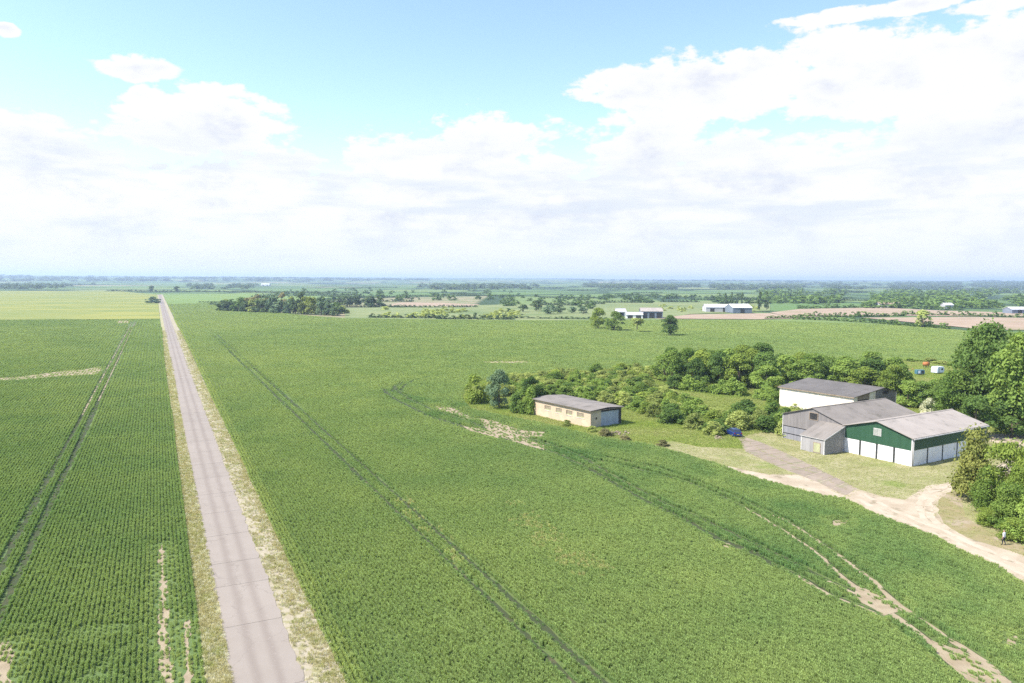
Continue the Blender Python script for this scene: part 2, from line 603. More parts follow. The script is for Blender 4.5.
RUTS = [[(862, 494), (890, 509), (915, 519), (945, 531), (975, 545), (1024, 566), (1080, 590)], [(858, 499), (885, 514), (910, 524), (942, 537), (970, 551), (1024, 575), (1080, 600)],
        [(925, 522), (920, 510), (921, 501), (930, 492), (955, 484.5), (985, 478)], [(936, 525), (929, 512), (929, 503), (936, 496), (957, 487.5), (985, 481)]]
# concrete drive, cast in slabs
m_conc = surf('old_concrete', (0.225, 0.18, 0.138), (0.265, 0.215, 0.165), 0.5, 0.35, 0.65, (0.21, 0.19, 0.12), 0.45, 0.52, 0.64, rough=0.92, bump=0.02, bscale=8, rnd=0.06)
Dl = [G(*q) for q in ((730, 432), (738, 437.6), (746, 452), (769, 463), (793, 473), (815, 481), (845, 496))]
Dr = [G(*q) for q in ((741, 431), (742.5, 436.6), (761.6, 442.5), (785, 453), (808.4, 464), (830, 475), (858, 489))]


def along(pts, t):
    L = [0]
    for a, b in zip(pts[:-1], pts[1:]):
        L.append(L[-1] + math.hypot(b[0] - a[0], b[1] - a[1]))
    s = t * L[-1]
    for i in range(len(pts) - 1):
        if s <= L[i + 1] + 1e-9:
            f = (s - L[i]) / (L[i + 1] - L[i] + 1e-9)
            return Vector((pts[i][0] + (pts[i + 1][0] - pts[i][0]) * f, pts[i][1] + (pts[i + 1][1] - pts[i][1]) * f, 0))
    return Vector((*pts[-1], 0))


drive = empty('concrete_drive', (*G(769, 455), 0))
drive['kind'] = 'structure'
dl = Vector((*G(769, 455), 0))
rg = random.Random(4)
NS = 13
for i in range(NS):
    t0, t1 = i / NS + 0.0022, (i + 1) / NS - 0.0022
    a0, a1, b0, b1 = along(Dl, t0), along(Dl, t1), along(Dr, t0), along(Dr, t1)
    m0, m1 = (a0 + b0) / 2, (a1 + b1) / 2
    for q in ((a0, m0 + (a0 - m0) * 0.012, m1 + (a1 - m1) * 0.012, a1), (m0 + (b0 - m0) * 0.012, b0, b1, m1 + (b1 - m1) * 0.012)):
        z = 0.058 + rg.uniform(-0.006, 0.006)
        prism('slab', [(*(v - dl)[:2], 0.0) for v in q], (0, 0, z), m_conc, drive)

# ------------------------------------------------------------------ road
m_road = bpy.data.materials.new('worn_road_concrete')
m_road.use_nodes = True
t = NT(m_road.node_tree)
p = t.n['Principled BSDF']
ge = t.new('ShaderNodeNewGeometry')
sub = t.new('ShaderNodeVectorMath', operation='SUBTRACT')
t.link(ge.outputs['Position'], sub.inputs[0])
sub.inputs[1].default_value = (R0[0], R0[1], 0)
dt = t.new('ShaderNodeVectorMath', operation='DOT_PRODUCT')
t.link(sub.outputs[0], dt.inputs[0])
dt.inputs[1].default_value = (RN[0], RN[1], 0)
b_ = dt.outputs['Value']
nn = t.noise(ge.outputs['Position'], 0.35, 5.0)
nf = t.noise(ge.outputs['Position'], 3.0, 5.0, 0.7)
bw = t.math('ADD', b_, t.math('MULTIPLY', t.math('SUBTRACT', nn, 0.5), 0.5))
trk = None
for c in (-0.75, 0.85):                      # rubber-dark wheel paths
    e = t.smooth(t.math('ABSOLUTE', t.math('SUBTRACT', bw, c)), 0.62, 0.0)
    trk = e if trk is None else t.math('MAXIMUM', trk, e)
col = t.mix(t.smooth(nn, 0.3, 0.7), (0.238, 0.204, 0.169), (0.252, 0.217, 0.181))
vc = t.new('ShaderNodeTexVoronoi', feature='DISTANCE_TO_EDGE')
vc.inputs['Scale'].default_value = 0.16
wv = t.new('ShaderNodeVectorMath', operation='ADD')
nw = t.new('ShaderNodeTexNoise')
nw.inputs['Scale'].default_value = 0.5
nw.inputs['Detail'].default_value = 4.0
t.link(ge.outputs['Position'], nw.inputs['Vector'])
t.link(ge.outputs['Position'], wv.inputs[0])
t.link(t.vmul(nw.outputs['Color'], (3.0, 3.0, 0.0)), wv.inputs[1])
t.link(wv.outputs[0], vc.inputs['Vector'])
col = t.mix(t.math('MULTIPLY', t.smooth(vc.outputs[0], 0.010, 0.003), 0.28), col, (0.13, 0.11, 0.09))       # cracks
stn = t.noise(t.vmul(ge.outputs['Position'], (1.0, 1.0, 0.0)), 0.12, 6.0, 0.65)
col = t.mix(t.math('MULTIPLY', t.smooth(stn, 0.52, 0.66), 0.18), col, (0.19, 0.16, 0.132))                    # old stains
col = t.mix(t.math('MULTIPLY', trk, 0.5), col, (0.165, 0.134, 0.11))
col = t.mix(t.smooth(nf, 0.58, 0.75), col, (0.29, 0.25, 0.213))
oi = t.new('ShaderNodeObjectInfo')
cmb = t.new('ShaderNodeCombineColor')
f = t.math('MULTIPLY_ADD', oi.outputs['Random'], 0.07, 0.965)
for i in range(3):
    t.link(f, cmb.inputs[i])
col = t.mix(1.0, col, cmb.outputs[0], 'MULTIPLY')
t.link(col, p.inputs['Base Color'])
p.inputs['Roughness'].default_value = 0.88
p.inputs['Specular IOR Level'].default_value = 0.25
b = t.new('ShaderNodeBump')
b.inputs['Distance'].default_value = 0.01
t.link(nf, b.inputs['Height'])
t.link(b.outputs[0], p.inputs['Normal'])

road = empty('road', (R0[0], R0[1], 0), math.atan2(RD[1], RD[0]))
road['kind'] = 'structure'
m_joint = surf('joint_dirt', (0.15, 0.13, 0.10), (0.2, 0.18, 0.12), 2.0)
# local frame of the road: x along, y to the left
box('road_bed', -45, 330, -RW + 0.3, RW - 0.3, -0.02, 0.035, m_joint, road)
rg = random.Random(12)
a = -40.0
while a < 330:
    L = rg.choice((6.4, 9.2, 9.2, 11.5))
    a1 = min(a + L, 330)
    g = 0.028
    k = max(2, int((a1 - a) / 0.8))
    lefts = [(a + g + (a1 - a - 2 * g) * i / k, RW + rg.uniform(-0.2, 0.16)) for i in range(k + 1)]
    rights = [(a + g + (a1 - a - 2 * g) * i / k, -RW + rg.uniform(-0.16, 0.2)) for i in range(k + 1)]
    prism('slab', [(x, y, 0.0) for x, y in rights + lefts[::-1]], (0, 0, 0.052 + rg.uniform(-0.004, 0.004)), m_road, road)
    a = a1
box('far_carriageway', 330.02, A_END, -RW, RW, 0.0, 0.05, m_road, road)
lv = [AB(-45, -RW + 0.5), AB(A_END - 3, -RW + 0.5), AB(A_END - 3, LV + 0.3), AB(-45, LV)]
sheet('verge', lv, 0.012, m_verge, 1.2, 0.18, 21)
rvp = [AB(-45, RW - 0.5), AB(A_END - 3, RW - 0.5), AB(A_END - 3, RV - 0.4), AB(-45, RV)]
sheet('verge', rvp, 0.012, m_gravel, 1.2, 0.2, 22)

# ------------------------------------------------------------------ wheel tracks and bare soil (pixel traces set down on the ground)
m_rut = surf('trodden_dark_soil', (0.05, 0.058, 0.026), (0.04, 0.055, 0.022), 0.8, 0.35, 0.65, (0.085, 0.078, 0.04), 0.5, 0.55, 0.7, rough=0.95)  # darker than the bare soil, laid along the wheel tracks
def W(pts, z=0.0):
    return [G(x, y, z) for x, y in pts]


bL1, bL2 = to_ab(50, 475)[1], to_ab(85, 430)[1]
bR1, bR2 = to_ab(574, 683)[1], to_ab(605, 683)[1]
TRACKS = []                                # (points, half width, bare)
aY = to_ab(126, 322)[0]
TRACKS.append(([AB(-45, bL1), AB(aY, bL1 + 0.4)], 0.42, 0.5))
TRACKS.append(([AB(-45, bL2), AB(aY, bL2 + 0.4)], 0.42, 0.5))
aR = to_ab(222, 335)[0]
TRACKS.append(([AB(-45, bR1), AB(aR, bR1 - 0.5)], 0.36, 0.0))
TRACKS.append(([AB(-45, bR2), AB(aR, bR2 - 0.5)], 0.36, 0.0))
lineA = W([(383, 389), (387, 394), (398, 401), (412, 408), (430, 417), (455, 424), (475, 432), (500, 438), (530, 446), (560, 455), (590.5, 470), (625.6, 490), (653.7, 505.6), (686.5, 521.5), (719, 539.6), (752, 553), (771, 564), (797, 575.5), (830, 596), (848, 602.5), (878, 614)])
lineB = W([(394, 386), (398, 392), (412, 401), (432, 410), (460, 419), (485, 428), (520, 436), (550, 445), (580, 456), (607, 473), (637, 490), (670, 507), (691, 515), (724, 530.5), (759, 547), (802, 567), (827.5, 581), (855, 594)])
lineC = W([(583, 459), (619, 465), (654, 473.5), (682, 481), (715, 494), (743, 507), (769, 522.5), (782, 530), (815, 552), (840, 575), (855.5, 587), (865.6, 596), (886, 610), (906, 624), (926.5, 639), (947, 660), (975, 683), (1000, 705)])
lineD = W([(600, 457), (654, 467.5), (691, 480), (736, 498), (771, 514), (784, 520), (802, 531), (840, 557), (873, 581), (898.6, 606), (926.5, 624), (947, 638), (975, 654.6), (1008, 683), (1040, 705)])
hook = W([(401, 392), (404, 386), (414, 380.5), (432, 376.5), (445, 375)])
hook2 = W([(392, 392), (396, 386), (402, 383)])
TRACKS += [(lineA, 0.55, 0.0), (lineB, 0.55, 0.0), (lineC, 0.45, 0.25), (lineD, 0.45, 0.25), (hook, 0.5, 0.0), (hook2, 0.45, 0.0)]


def ribbon(name, pts, hw, z, mat, seed, step=1.0):
    pts = densify(pts, step, 0.0, seed, False)
    rg = random.Random(seed)
    P = [Vector((*q, z)) for q in pts]
    L, Rr = [], []
    for i, q in enumerate(P):
        d = (P[min(i + 1, len(P) - 1)] - P[max(i - 1, 0)]).normalized()
        n = Vector((-d.y, d.x, 0))
        L.append(q + n * hw * rg.uniform(0.5, 1.35))
        Rr.append(q - n * hw * rg.uniform(0.5, 1.35))
    n = len(P)
    o = mesh_obj(name, L + Rr, [[i, n + i, n + i + 1, i + 1] for i in range(n - 1)], mat)
    o['kind'] = 'structure'
    return o


for k, (pts, hw, bare) in enumerate((( lineC[5:], 0.34, 1), (lineD[4:], 0.34, 1), (lineA[17:], 0.25, 1), (lineB[16:], 0.2, 1))):
    ribbon('wheel_track', pts, hw, 0.012 + 0.003 * k, m_soil, 30 + k)
ribbon('wheel_track', [AB(130, bL1 + 0.05), AB(aY, bL1 + 0.4)], 0.15, 0.013, m_soil, 51, 2.0)
ribbon('wheel_track', [AB(150, bL2 + 0.05), AB(aY, bL2 + 0.4)], 0.15, 0.016, m_soil, 52, 2.0)
for k, (pts, hw, bare) in enumerate(TRACKS):
    ribbon('wheel_track', pts, hw * 1.05, 0.005 + 0.0006 * k, m_rut, 200 + k, 1.5)
for k, q in enumerate(RUTS):
    ribbon('wheel_rut', W(q), 0.5, 0.048 + 0.002 * k, m_tread, 300 + k, 1.2)
PATCHES = [W(q) for q in (
    [(435, 406), (452, 407.5), (469, 416.5), (476, 419), (470, 420), (455, 414), (440, 410)],
    [(479, 418.5), (493, 420.5), (508, 426), (520, 430), (544, 432), (543, 437), (524, 437.5), (543.6, 446), (544, 450), (528, 446), (500.6, 437), (488, 431)],
    [(462, 426), (480, 429), (500, 436), (498, 438), (470, 430.5)],
    [(-10, 378.5), (20, 376.8), (49, 373), (67, 370.5), (82, 370), (100, 366.5), (102, 370), (96, 374.5), (61, 376.2), (30, 379), (-10, 382)],
    [(117, 320.8), (128, 320.6), (129, 323), (118, 323.2)],
    [(-12, 645), (10, 642), (15, 655), (8, 672), (14, 690), (-12, 700)],
    [(159, 545), (163, 545), (165, 580), (168, 620), (172, 690), (160, 690), (158, 640), (160, 600)],
    [(184, 622), (189, 620), (193, 690), (186, 690)],
    [(484, 361.5), (526, 361), (528, 363), (490, 363.5)],
    [(848, 582), (868, 590), (900, 604), (898, 612), (884, 616), (862, 603)],
    [(930, 640), (965, 652), (985, 662), (1012, 682), (1010, 700), (985, 700), (955, 668)],
    [(832, 521), (846, 520), (846, 526), (834, 526)],
    [(1008, 636), (1016, 636), (1016, 645), (1008, 646)],
    [(722, 542), (730, 544), (730, 548), (724, 547)],
)]
for k, q in enumerate(PATCHES):
    L = max(math.hypot(q[i][0] - q[0][0], q[i][1] - q[0][1]) for i in range(len(q)))
    sheet('bare_soil', q, 0.024 + 0.002 * (k % 4), m_soil, max(0.5, L / 60), max(0.18, L / 130), 60 + k)

# ------------------------------------------------------------------ small plants scattered as stuff
def blades_mesh(name, n, h, spread, bw, lean, mat, seed, ears=False):
    rg = np.random.default_rng(seed)
    V, Fc, T = [], [], []
    for i in range(n):
        r, a = spread * math.sqrt(rg.random()), rg.random() * 6.283
        x, y = r * math.cos(a), r * math.sin(a)
        la, ll = rg.random() * 6.283, lean * rg.uniform(0.2, 1.0)
        hh = h * rg.uniform(0.65, 1.1)
        wa = rg.random() * 6.283
        wx, wy = bw * math.cos(wa), bw * math.sin(wa)
        mx_, my_ = x + ll * 0.3 * math.cos(la), y + ll * 0.3 * math.sin(la)
        tx, ty = x + ll * math.cos(la), y + ll * math.sin(la)
        k = len(V)
        V += [(x - wx * .6, y - wy * .6, 0), (x + wx * .6, y + wy * .6, 0), (mx_ + wx, my_ + wy, hh * .8), (mx_ - wx, my_ - wy, hh * .8),
              (tx, ty, hh * (0.92 if not ears else 1.0))]
        Fc += [[k, k + 1, k + 2, k + 3], [k + 3, k + 2, k + 4]]
        tv = rg.random()
        T += [tv] * 5
    me = bpy.data.meshes.new(name)
    me.from_pydata(V, [], Fc)
    at = me.attributes.new('tint', 'FLOAT', 'POINT')
    at.data.foreach_set('value', T)
    me.materials.append(mat)
    return bpy.data.objects.new(name, me)


m_crop = leaf_mat('crop_leaves', (0.142, 0.25, 0.084), (0.35, 0.42, 0.138), 0.42, True, (0.42, 0.42, 0.18))
m_gr = leaf_mat('grass_blades', (0.25, 0.335, 0.068), (0.45, 0.41, 0.215), 0.35, True, (0.62, 0.60, 0.45))


def tuft_set(name, mat, n, h, spread, bw, lean):
    c = bpy.data.collections.new(name)
    for k in range(4):
        c.objects.link(blades_mesh('%s_%d' % (name, k), n, h, spread, bw, lean, mat, 100 + k))
    return c


crop_set = tuft_set('crop_tufts', m_crop, 34, 1.0, 0.58, 0.07, 0.7)
grass_set = tuft_set('grass_tufts', m_gr, 20, 1.0, 0.6, 0.04, 0.5)


def scatter(name, pts, scl, hue, coll, label, cat):
    n = len(pts)
    me = bpy.data.meshes.new(name)
    me.vertices.add(n)
    me.vertices.foreach_set('co', pts.astype(np.float32).ravel())
    rg = np.random.default_rng(5)
    for nm, ty, v in (('rot', 'FLOAT_VECTOR', np.stack([rg.normal(0, .06, n), rg.normal(0, .06, n), math.atan2(RD[1], RD[0]) + math.pi * rg.integers(0, 2, n) + rg.normal(0, .2, n)], 1)),
                      ('scl', 'FLOAT_VECTOR', scl), ('hue', 'FLOAT', hue), ('idx', 'INT', rg.integers(0, 4, n))):
        at = me.attributes.new(nm, ty, 'POINT')
        if ty == 'FLOAT_VECTOR':
            at.data.foreach_set('vector', v.astype(np.float32).ravel())
        else:
            at.data.foreach_set('value', v.astype(np.int32 if ty == 'INT' else np.float32))
    o = link(bpy.data.objects.new(name, me))
    ng = bpy.data.node_groups.new(name, 'GeometryNodeTree')
    ng.interface.new_socket('Geometry', in_out='INPUT', socket_type='NodeSocketGeometry')
    ng.interface.new_socket('Geometry', in_out='OUTPUT', socket_type='NodeSocketGeometry')
    N = ng.nodes
    gi, go = N.new('NodeGroupInput'), N.new('NodeGroupOutput')
    ip = N.new('GeometryNodeInstanceOnPoints')
    ci = N.new('GeometryNodeCollectionInfo')
    ci.inputs['Collection'].default_value = coll
    ci.inputs['Separate Children'].default_value = True
    ci.inputs['Reset Children'].default_value = True

    def na(nm, ty):
        x = N.new('GeometryNodeInputNamedAttribute')
        x.data_type = ty
        x.inputs['Name'].default_value = nm
        return x.outputs['Attribute']
    e2r = N.new('FunctionNodeEulerToRotation')
    ng.links.new(na('rot', 'FLOAT_VECTOR'), e2r.inputs[0])
    ng.links.new(gi.outputs[0], ip.inputs['Points'])
    ng.links.new(ci.outputs[0], ip.inputs['Instance'])
    ip.inputs['Pick Instance'].default_value = True
    ng.links.new(na('idx', 'INT'), ip.inputs['Instance Index'])
    ng.links.new(e2r.outputs[0], ip.inputs['Rotation'])
    ng.links.new(na('scl', 'FLOAT_VECTOR'), ip.inputs['Scale'])
    ng.links.new(ip.outputs[0], go.inputs[0])
    md = o.modifiers.new('scatter', 'NODES')
    md.node_group = ng
    return tag(o, label, cat, None, 'stuff')


# candidate points on drill rows, coarser with distance
def row_points(dmin, dmax, seed, near=0.40, k=0.0040, margin=1.12, bands=None):
    rg = np.random.default_rng(seed)
    allp = []
    d = dmin
    while d < dmax:
        d1 = min(d * 1.22, dmax)
        s = max(near, k * d)
        half = d1 * 512 / FPX * margin + 14
        # rows run along the road: work in (a,b)
        cs = np.array([[-half, d], [half, d], [-half, d1 + 1], [half, d1 + 1]])
        q = cs - R0
        aa, bb = q @ RD, q @ RN
        A = np.arange(aa.min(), aa.max(), s * 0.66)
        B = np.arange(math.floor(bb.min() / s) * s, bb.max(), s)
        ga, gb = np.meshgrid(A, B)
        ga = ga.ravel() + rg.uniform(-0.5, 0.5, ga.size) * s * 0.66
        gb = gb.ravel() + rg.normal(0, 0.08, gb.size) * s
        P = R0 + ga[:, None] * RD + gb[:, None] * RN
        r = P[:, 1] + 0.0
        keep = (r >= d) & (r < d1) & (np.abs(P[:, 0]) < P[:, 1] * 512 / FPX * margin + 14)
        P = P[keep]
        allp.append(np.column_stack([P, np.full(len(P), s), ga[keep], gb[keep]]))
        d = d1
    return np.concatenate(allp)


C = np.concatenate([row_points(34, 640, 3), row_points(640, 960, 4, 0.4, 0.005)])
x, y, s, ca, cb = C.T
rgn = np.random.default_rng(8)
edge_poly = CROP_EDGE
right = (cb > RV - 0.12) & in_poly(x, y, fieldR) & ~in_poly(x, y, rough_poly)
left = (cb < LV + 0.1) & in_poly(x, y, fieldL)
keep = right | left
x, y, s, ca, cb, right, left = (v[keep] for v in (x, y, s, ca, cb, right, left))
n = len(x)
drop = np.zeros(n, bool)
tall = np.ones(n)
hue = np.where(left, 0.48, 0.55) + 0.18 * (fbm(x, y, 1 / 45, 2) - 0.5) + 0.5 * (fbm(x, y, 1 / 9, 4) - 0.5)
hue += np.where(right, 0.25, 0.22) * (fbm(x, y, 1 / 120, 9) - 0.5) * 2
# crop tint moves towards the paler tone with distance
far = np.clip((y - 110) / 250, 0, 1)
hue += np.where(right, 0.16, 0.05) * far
# the headland: lusher and bluer
near_track = line_dist(x, y, CROP_EDGE)
head = np.minimum(line_dist(x, y, lineB), line_dist(x, y, lineD))
inhead = np.zeros(n, bool)
hp = [lineA[i] for i in range(len(lineA))] + [G(950, 672), G(1000, 720), G(1200, 640)] + CROP_EDGE[::-1] + [G(470, 402), G(440, 402)]
inhead = in_poly(x, y, hp) & right
hue = np.where(inhead, 0.36 + 0.9 * (fbm(x, y, 1 / 6, 14) - 0.5) + 0.30 * np.clip(1 - near_track / 5, 0, 1) + 0.35 * (fbm(x, y, 1 / 22, 15) - 0.5), hue)
tall = np.where(inhead, 1.15, tall)
for pts, hw, bare in TRACKS:
    dd = line_dist(x, y, pts)
    intrk = dd < hw * (0.85 + 0.3 * rgn.random(n)) + 0.06 * s
    drop |= intrk & (rgn.random(n) < (0.85 if bare else 0.72))
    tall = np.where(intrk, 0.42, tall)
    hue = np.where(intrk, 0.06 + 0.25 * rgn.random(n), hue)
    side = (dd < hw + 0.4) & (dd >= hw)
    tall = np.where(side, tall * 1.15, tall)
    hue = np.where(side, hue - 0.14, hue)
for q in PATCHES:
    ins = in_poly(x, y, q)
    drop |= ins & (rgn.random(n) < np.where(fbm(x, y, 1 / 1.1, 91) > 0.50, 0.35, 0.8))
    tall = np.where(ins, tall * 0.6, tall)
    qd = line_dist(x, y, q + [q[0]])
    rim = (qd < 1.5) & ~ins
    drop |= rim & (rgn.random(n) < 0.45 * (1 - qd / 1.5))
    tall = np.where(rim, tall * (0.55 + 0.3 * qd), tall)
    hue = np.where(rim | ins, hue + 0.3 * rgn.random(n), hue)
# thin, stony ground low on the left and missed drill rows
thin = left & (y < 62) & (cb < -8) & (fbm(x, y, 1 / 3.5, 31) > 0.60)
tall = np.where(thin, tall * 0.6, tall)
drop |= thin & (rgn.random(n) < 0.12)
drop |= rgn.random(n) < 0.015
# pale weeds in two drifts
for pts, wd_ in ((W([(402, 500), (425, 525), (460, 560)]), 1.3), (W([(512, 508), (540, 535), (590, 570)]), 2.4)):
    dd = line_dist(x, y, pts)
    wz = (dd < wd_) & (fbm(x, y, 1 / 1.7, 41) > 0.50) & (rgn.random(n) < 0.38)
    hue = np.where(wz, rgn.uniform(1.4, 2.0, n), hue)
wedge = right & (cb < RV + 1.4)
hue = np.where(wedge, hue + 0.25, hue)
hue = np.where(hue > 1.3, hue, np.clip(hue, 0.0, 1.1))
# darker trodden streaks in the standing crop
streak = right & (fbm(ca / 6, cb * 1.2, 1 / 3.0, 77, 3) > 0.70)
tall = np.where(streak, tall * 0.72, tall)
ok = ~drop
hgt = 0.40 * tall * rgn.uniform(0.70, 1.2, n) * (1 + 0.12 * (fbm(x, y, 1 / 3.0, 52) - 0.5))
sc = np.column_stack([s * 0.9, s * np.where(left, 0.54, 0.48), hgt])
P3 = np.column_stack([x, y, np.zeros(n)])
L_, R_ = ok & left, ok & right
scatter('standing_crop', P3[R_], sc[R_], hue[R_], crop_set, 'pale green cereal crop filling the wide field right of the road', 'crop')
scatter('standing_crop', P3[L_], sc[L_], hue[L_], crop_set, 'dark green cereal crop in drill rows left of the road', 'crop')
print('crop tufts', ok.sum())

# verge and grassland grass
def poly_points(poly, step, k, seed, dmax):
    rg = np.random.default_rng(seed)
    C = row_points(38, dmax, seed, step * 1.2, k * 1.2)
    ins = in_poly(C[:, 0], C[:, 1], poly)
    return C[ins]


rgn = np.random.default_rng(18)
C = poly_points(lv, 0.26, 0.0030, 61, 420)
C2 = poly_points(rvp, 0.24, 0.0030, 62, 420)
C2 = C2[(0.55 * fbm(C2[:, 0], C2[:, 1], 1 / 1.3, 71) + 0.45 * rgn.random(len(C2)) + 0.11 * (C2[:, 4] - 4.2)) > 0.42]
C2[:, 2] *= rgn.uniform(0.6, 1.2, len(C2))
C = np.concatenate([C, C2])
C = C[(C[:, 4] < -RW + 0.12 - 0.2 * rgn.random(len(C))) | (C[:, 4] > RW - 0.12 + 0.2 * rgn.random(len(C)))]
hue = np.clip(0.35 + 1.1 * fbm(C[:, 0], C[:, 1], 1 / 1.6, 73) + rgn.normal(0, .15, len(C)) , 0, 1.0)
hue = np.where(rgn.random(len(C)) < 0.25, 1.9, hue)
hg = 0.26 * rgn.uniform(0.6, 1.4, len(C))
scatter('verge_grass', np.column_stack([C[:, :2], np.zeros(len(C))]), np.column_stack([C[:, 2] * 1.0, C[:, 2] * 1.0, hg]), hue, grass_set,
        'bleached dry grass along both edges of the road', 'grass')
C = poly_points(rough_poly, 0.5, 0.0034, 63, 300)
x, y = C[:, 0], C[:, 1]
inm = in_poly(x, y, mown_poly)
drv = [*Dl, *Dr[::-1]]
cen_ = [((a_[0] + b_[0]) / 2, (a_[1] + b_[1]) / 2) for a_, b_ in zip(Dl, Dr)]
weedy = ((line_dist(x, y, drv + [drv[0]]) < 0.45) | (line_dist(x, y, cen_) < 0.35)) & (rgn.random(len(x)) < 0.55)
weedy |= (line_dist(x, y, track + [track[0]]) < 0.5) & (rgn.random(len(x)) < 0.5)
intr = (in_poly(x, y, track) & ~weedy) | (in_poly(x, y, drv) & ~weedy) | (in_poly(x, y, worn) & (rgn.random(len(x)) < 0.6))
kp = ~intr
C, x, y, inm = C[kp], x[kp], y[kp], inm[kp]
hue = np.where(inm, 0.45 + 0.8 * (fbm(x, y, 1 / 6, 81) - 0.4), 0.10 + 0.7 * (fbm(x, y, 1 / 8, 82) - 0.3)) + rgn.normal(0, .06, len(x))
hue = np.clip(hue, 0, 1)
hg = np.where(inm, 0.08, 0.24) * rgn.uniform(0.6, 1.4, len(x))
scatter('long_grass', np.column_stack([x, y, np.zeros(len(x))]), np.column_stack([C[:, 2] * 1.0, C[:, 2] * 1.0, hg]), hue, grass_set,
        'yellow green grass round the sheds and scrub', 'grass')

# ------------------------------------------------------------------ trees and bushes
LEAF = {
    'oak': leaf_mat('oak_leaves', (0.078, 0.147, 0.045), (0.177, 0.254, 0.061)),
    'ash': leaf_mat('ash_leaves', (0.113, 0.200, 0.045), (0.271, 0.356, 0.081)),
    'gold': leaf_mat('golden_leaves', (0.163, 0.239, 0.047), (0.304, 0.370, 0.079)),
    'willow': leaf_mat('willow_leaves', (0.098, 0.166, 0.098), (0.217, 0.292, 0.159)),
    'scrub': leaf_mat('scrub_leaves', (0.179, 0.238, 0.066), (0.396, 0.435, 0.132)),
    'fir': leaf_mat('tawny_needles', (0.098, 0.142, 0.036), (0.290, 0.292, 0.083)),
    'blue': leaf_mat('distant_leaves', (0.075, 0.125, 0.055), (0.150, 0.200, 0.085)),
    'brown': leaf_mat('tan_leaves', (0.174, 0.179, 0.081), (0.307, 0.275, 0.133)),
    'blossom': leaf_mat('pale_blossom', (0.310, 0.360, 0.197), (0.761, 0.743, 0.567)),
}
BARK = surf('bark', (0.10, 0.08, 0.055), (0.16, 0.13, 0.09), 3.0, rough=0.95, bump=0.03, bscale=10)


def crown_data(seed, nl, nleaf, leaf, prof='round', squash=1.0, spiky=0.0):
    """unit crown: z from 0 (bottom) to 1 (top), radius about 0.5; leaf-sized faces on many uneven lobes"""
    rg = np.random.default_rng(seed)
    V, Fc, T = [], [], []
    cen, rad = [], []
    for i in range(nl):
        if prof == 'round':
            z = rg.beta(1.5, 1.3)
            R = 0.5 * math.sin(math.pi * min(0.97, 0.16 + 0.80 * z)) ** 0.65
        elif prof == 'bush':
            z = rg.beta(1.0, 1.6)
            R = 0.52 * math.sqrt(max(0.02, 1 - (z * 0.98) ** 1.8))
        elif prof == 'cone':
            z = rg.beta(1.0, 1.5)
            R = 0.5 * (1.02 - z) ** 0.8
        else:                                   # column
            z = rg.random()
            R = 0.42 * math.sin(math.pi * min(0.97, 0.12 + 0.86 * z)) ** 0.5
        a = rg.random() * 6.283
        lr = (0.10 + 0.10 * rg.random()) * (1.0 if nl > 14 else 1.5)
        rr_ = max(0, R - lr * 0.8) * math.sqrt(rg.uniform(0.25, 1.0)) * rg.uniform(0.85, 1.12)
        cen.append((rr_ * math.cos(a), rr_ * math.sin(a), min(max(z, lr * 0.6), 1 - lr * 0.55)))
        rad.append(lr)
    cen, rad = np.array(cen), np.array(rad)
    wts = rad ** 2 / (rad ** 2).sum()
    li = rg.choice(nl, nleaf, p=wts)
    d = rg.normal(size=(nleaf, 3))
    d[:, 2] = np.where(d[:, 2] < -0.4, -d[:, 2], d[:, 2])
    d /= np.linalg.norm(d, axis=1)[:, None]
    rr_ = rad[li] * (0.55 + 0.5 * rg.random(nleaf) ** 0.6 + spiky * (rg.random(nleaf) ** 6) * 1.4)
    P = cen[li] + d * rr_[:, None] * np.array([1, 1, 0.85 * squash])
    P[:, 2] = np.maximum(P[:, 2], 0.0)
    nrm = d * 0.9 + rg.normal(size=(nleaf, 3)) * 0.55 + np.array([0, 0, 0.25])
    nrm /= np.linalg.norm(nrm, axis=1)[:, None]
    t1 = np.cross(nrm, rg.normal(size=(nleaf, 3)))
    t1 /= np.linalg.norm(t1, axis=1)[:, None]
    t2 = np.cross(nrm, t1)
    ls = leaf * rg.uniform(0.6, 1.4, nleaf)
    a1, a2 = t1 * ls[:, None], t2 * (ls * rg.uniform(0.45, 0.8, nleaf))[:, None]
    V = np.stack([P - a1, P + a2 * 0.9 - a1 * 0.1, P + a1, P - a2], 1).reshape(-1, 3)
    Fc = np.arange(nleaf * 4).reshape(-1, 4)
    lt = rg.random(nl)
    T = np.repeat(0.55 * lt[li] + 0.45 * rg.random(nleaf), 4)
    return V, Fc, T, cen, rad


def fill_mesh(name, V, Fc, T, mat):
    me = bpy.data.meshes.new(name)
    nv, nf = len(V), len(Fc)
    k = Fc.shape[1]
    me.vertices.add(nv)
    me.vertices.foreach_set('co', np.asarray(V, np.float32).ravel())
    me.loops.add(nf * k)
    me.loops.foreach_set('vertex_index', Fc.astype(np.int32).ravel())
    me.polygons.add(nf)
    me.polygons.foreach_set('loop_start', np.arange(0, nf * k, k, dtype=np.int32))
    me.update(calc_edges=True)
    at = me.attributes.new('tint', 'FLOAT', 'POINT')
    at.data.foreach_set('value', np.asarray(T, np.float32))
    me.materials.append(mat)
    return me


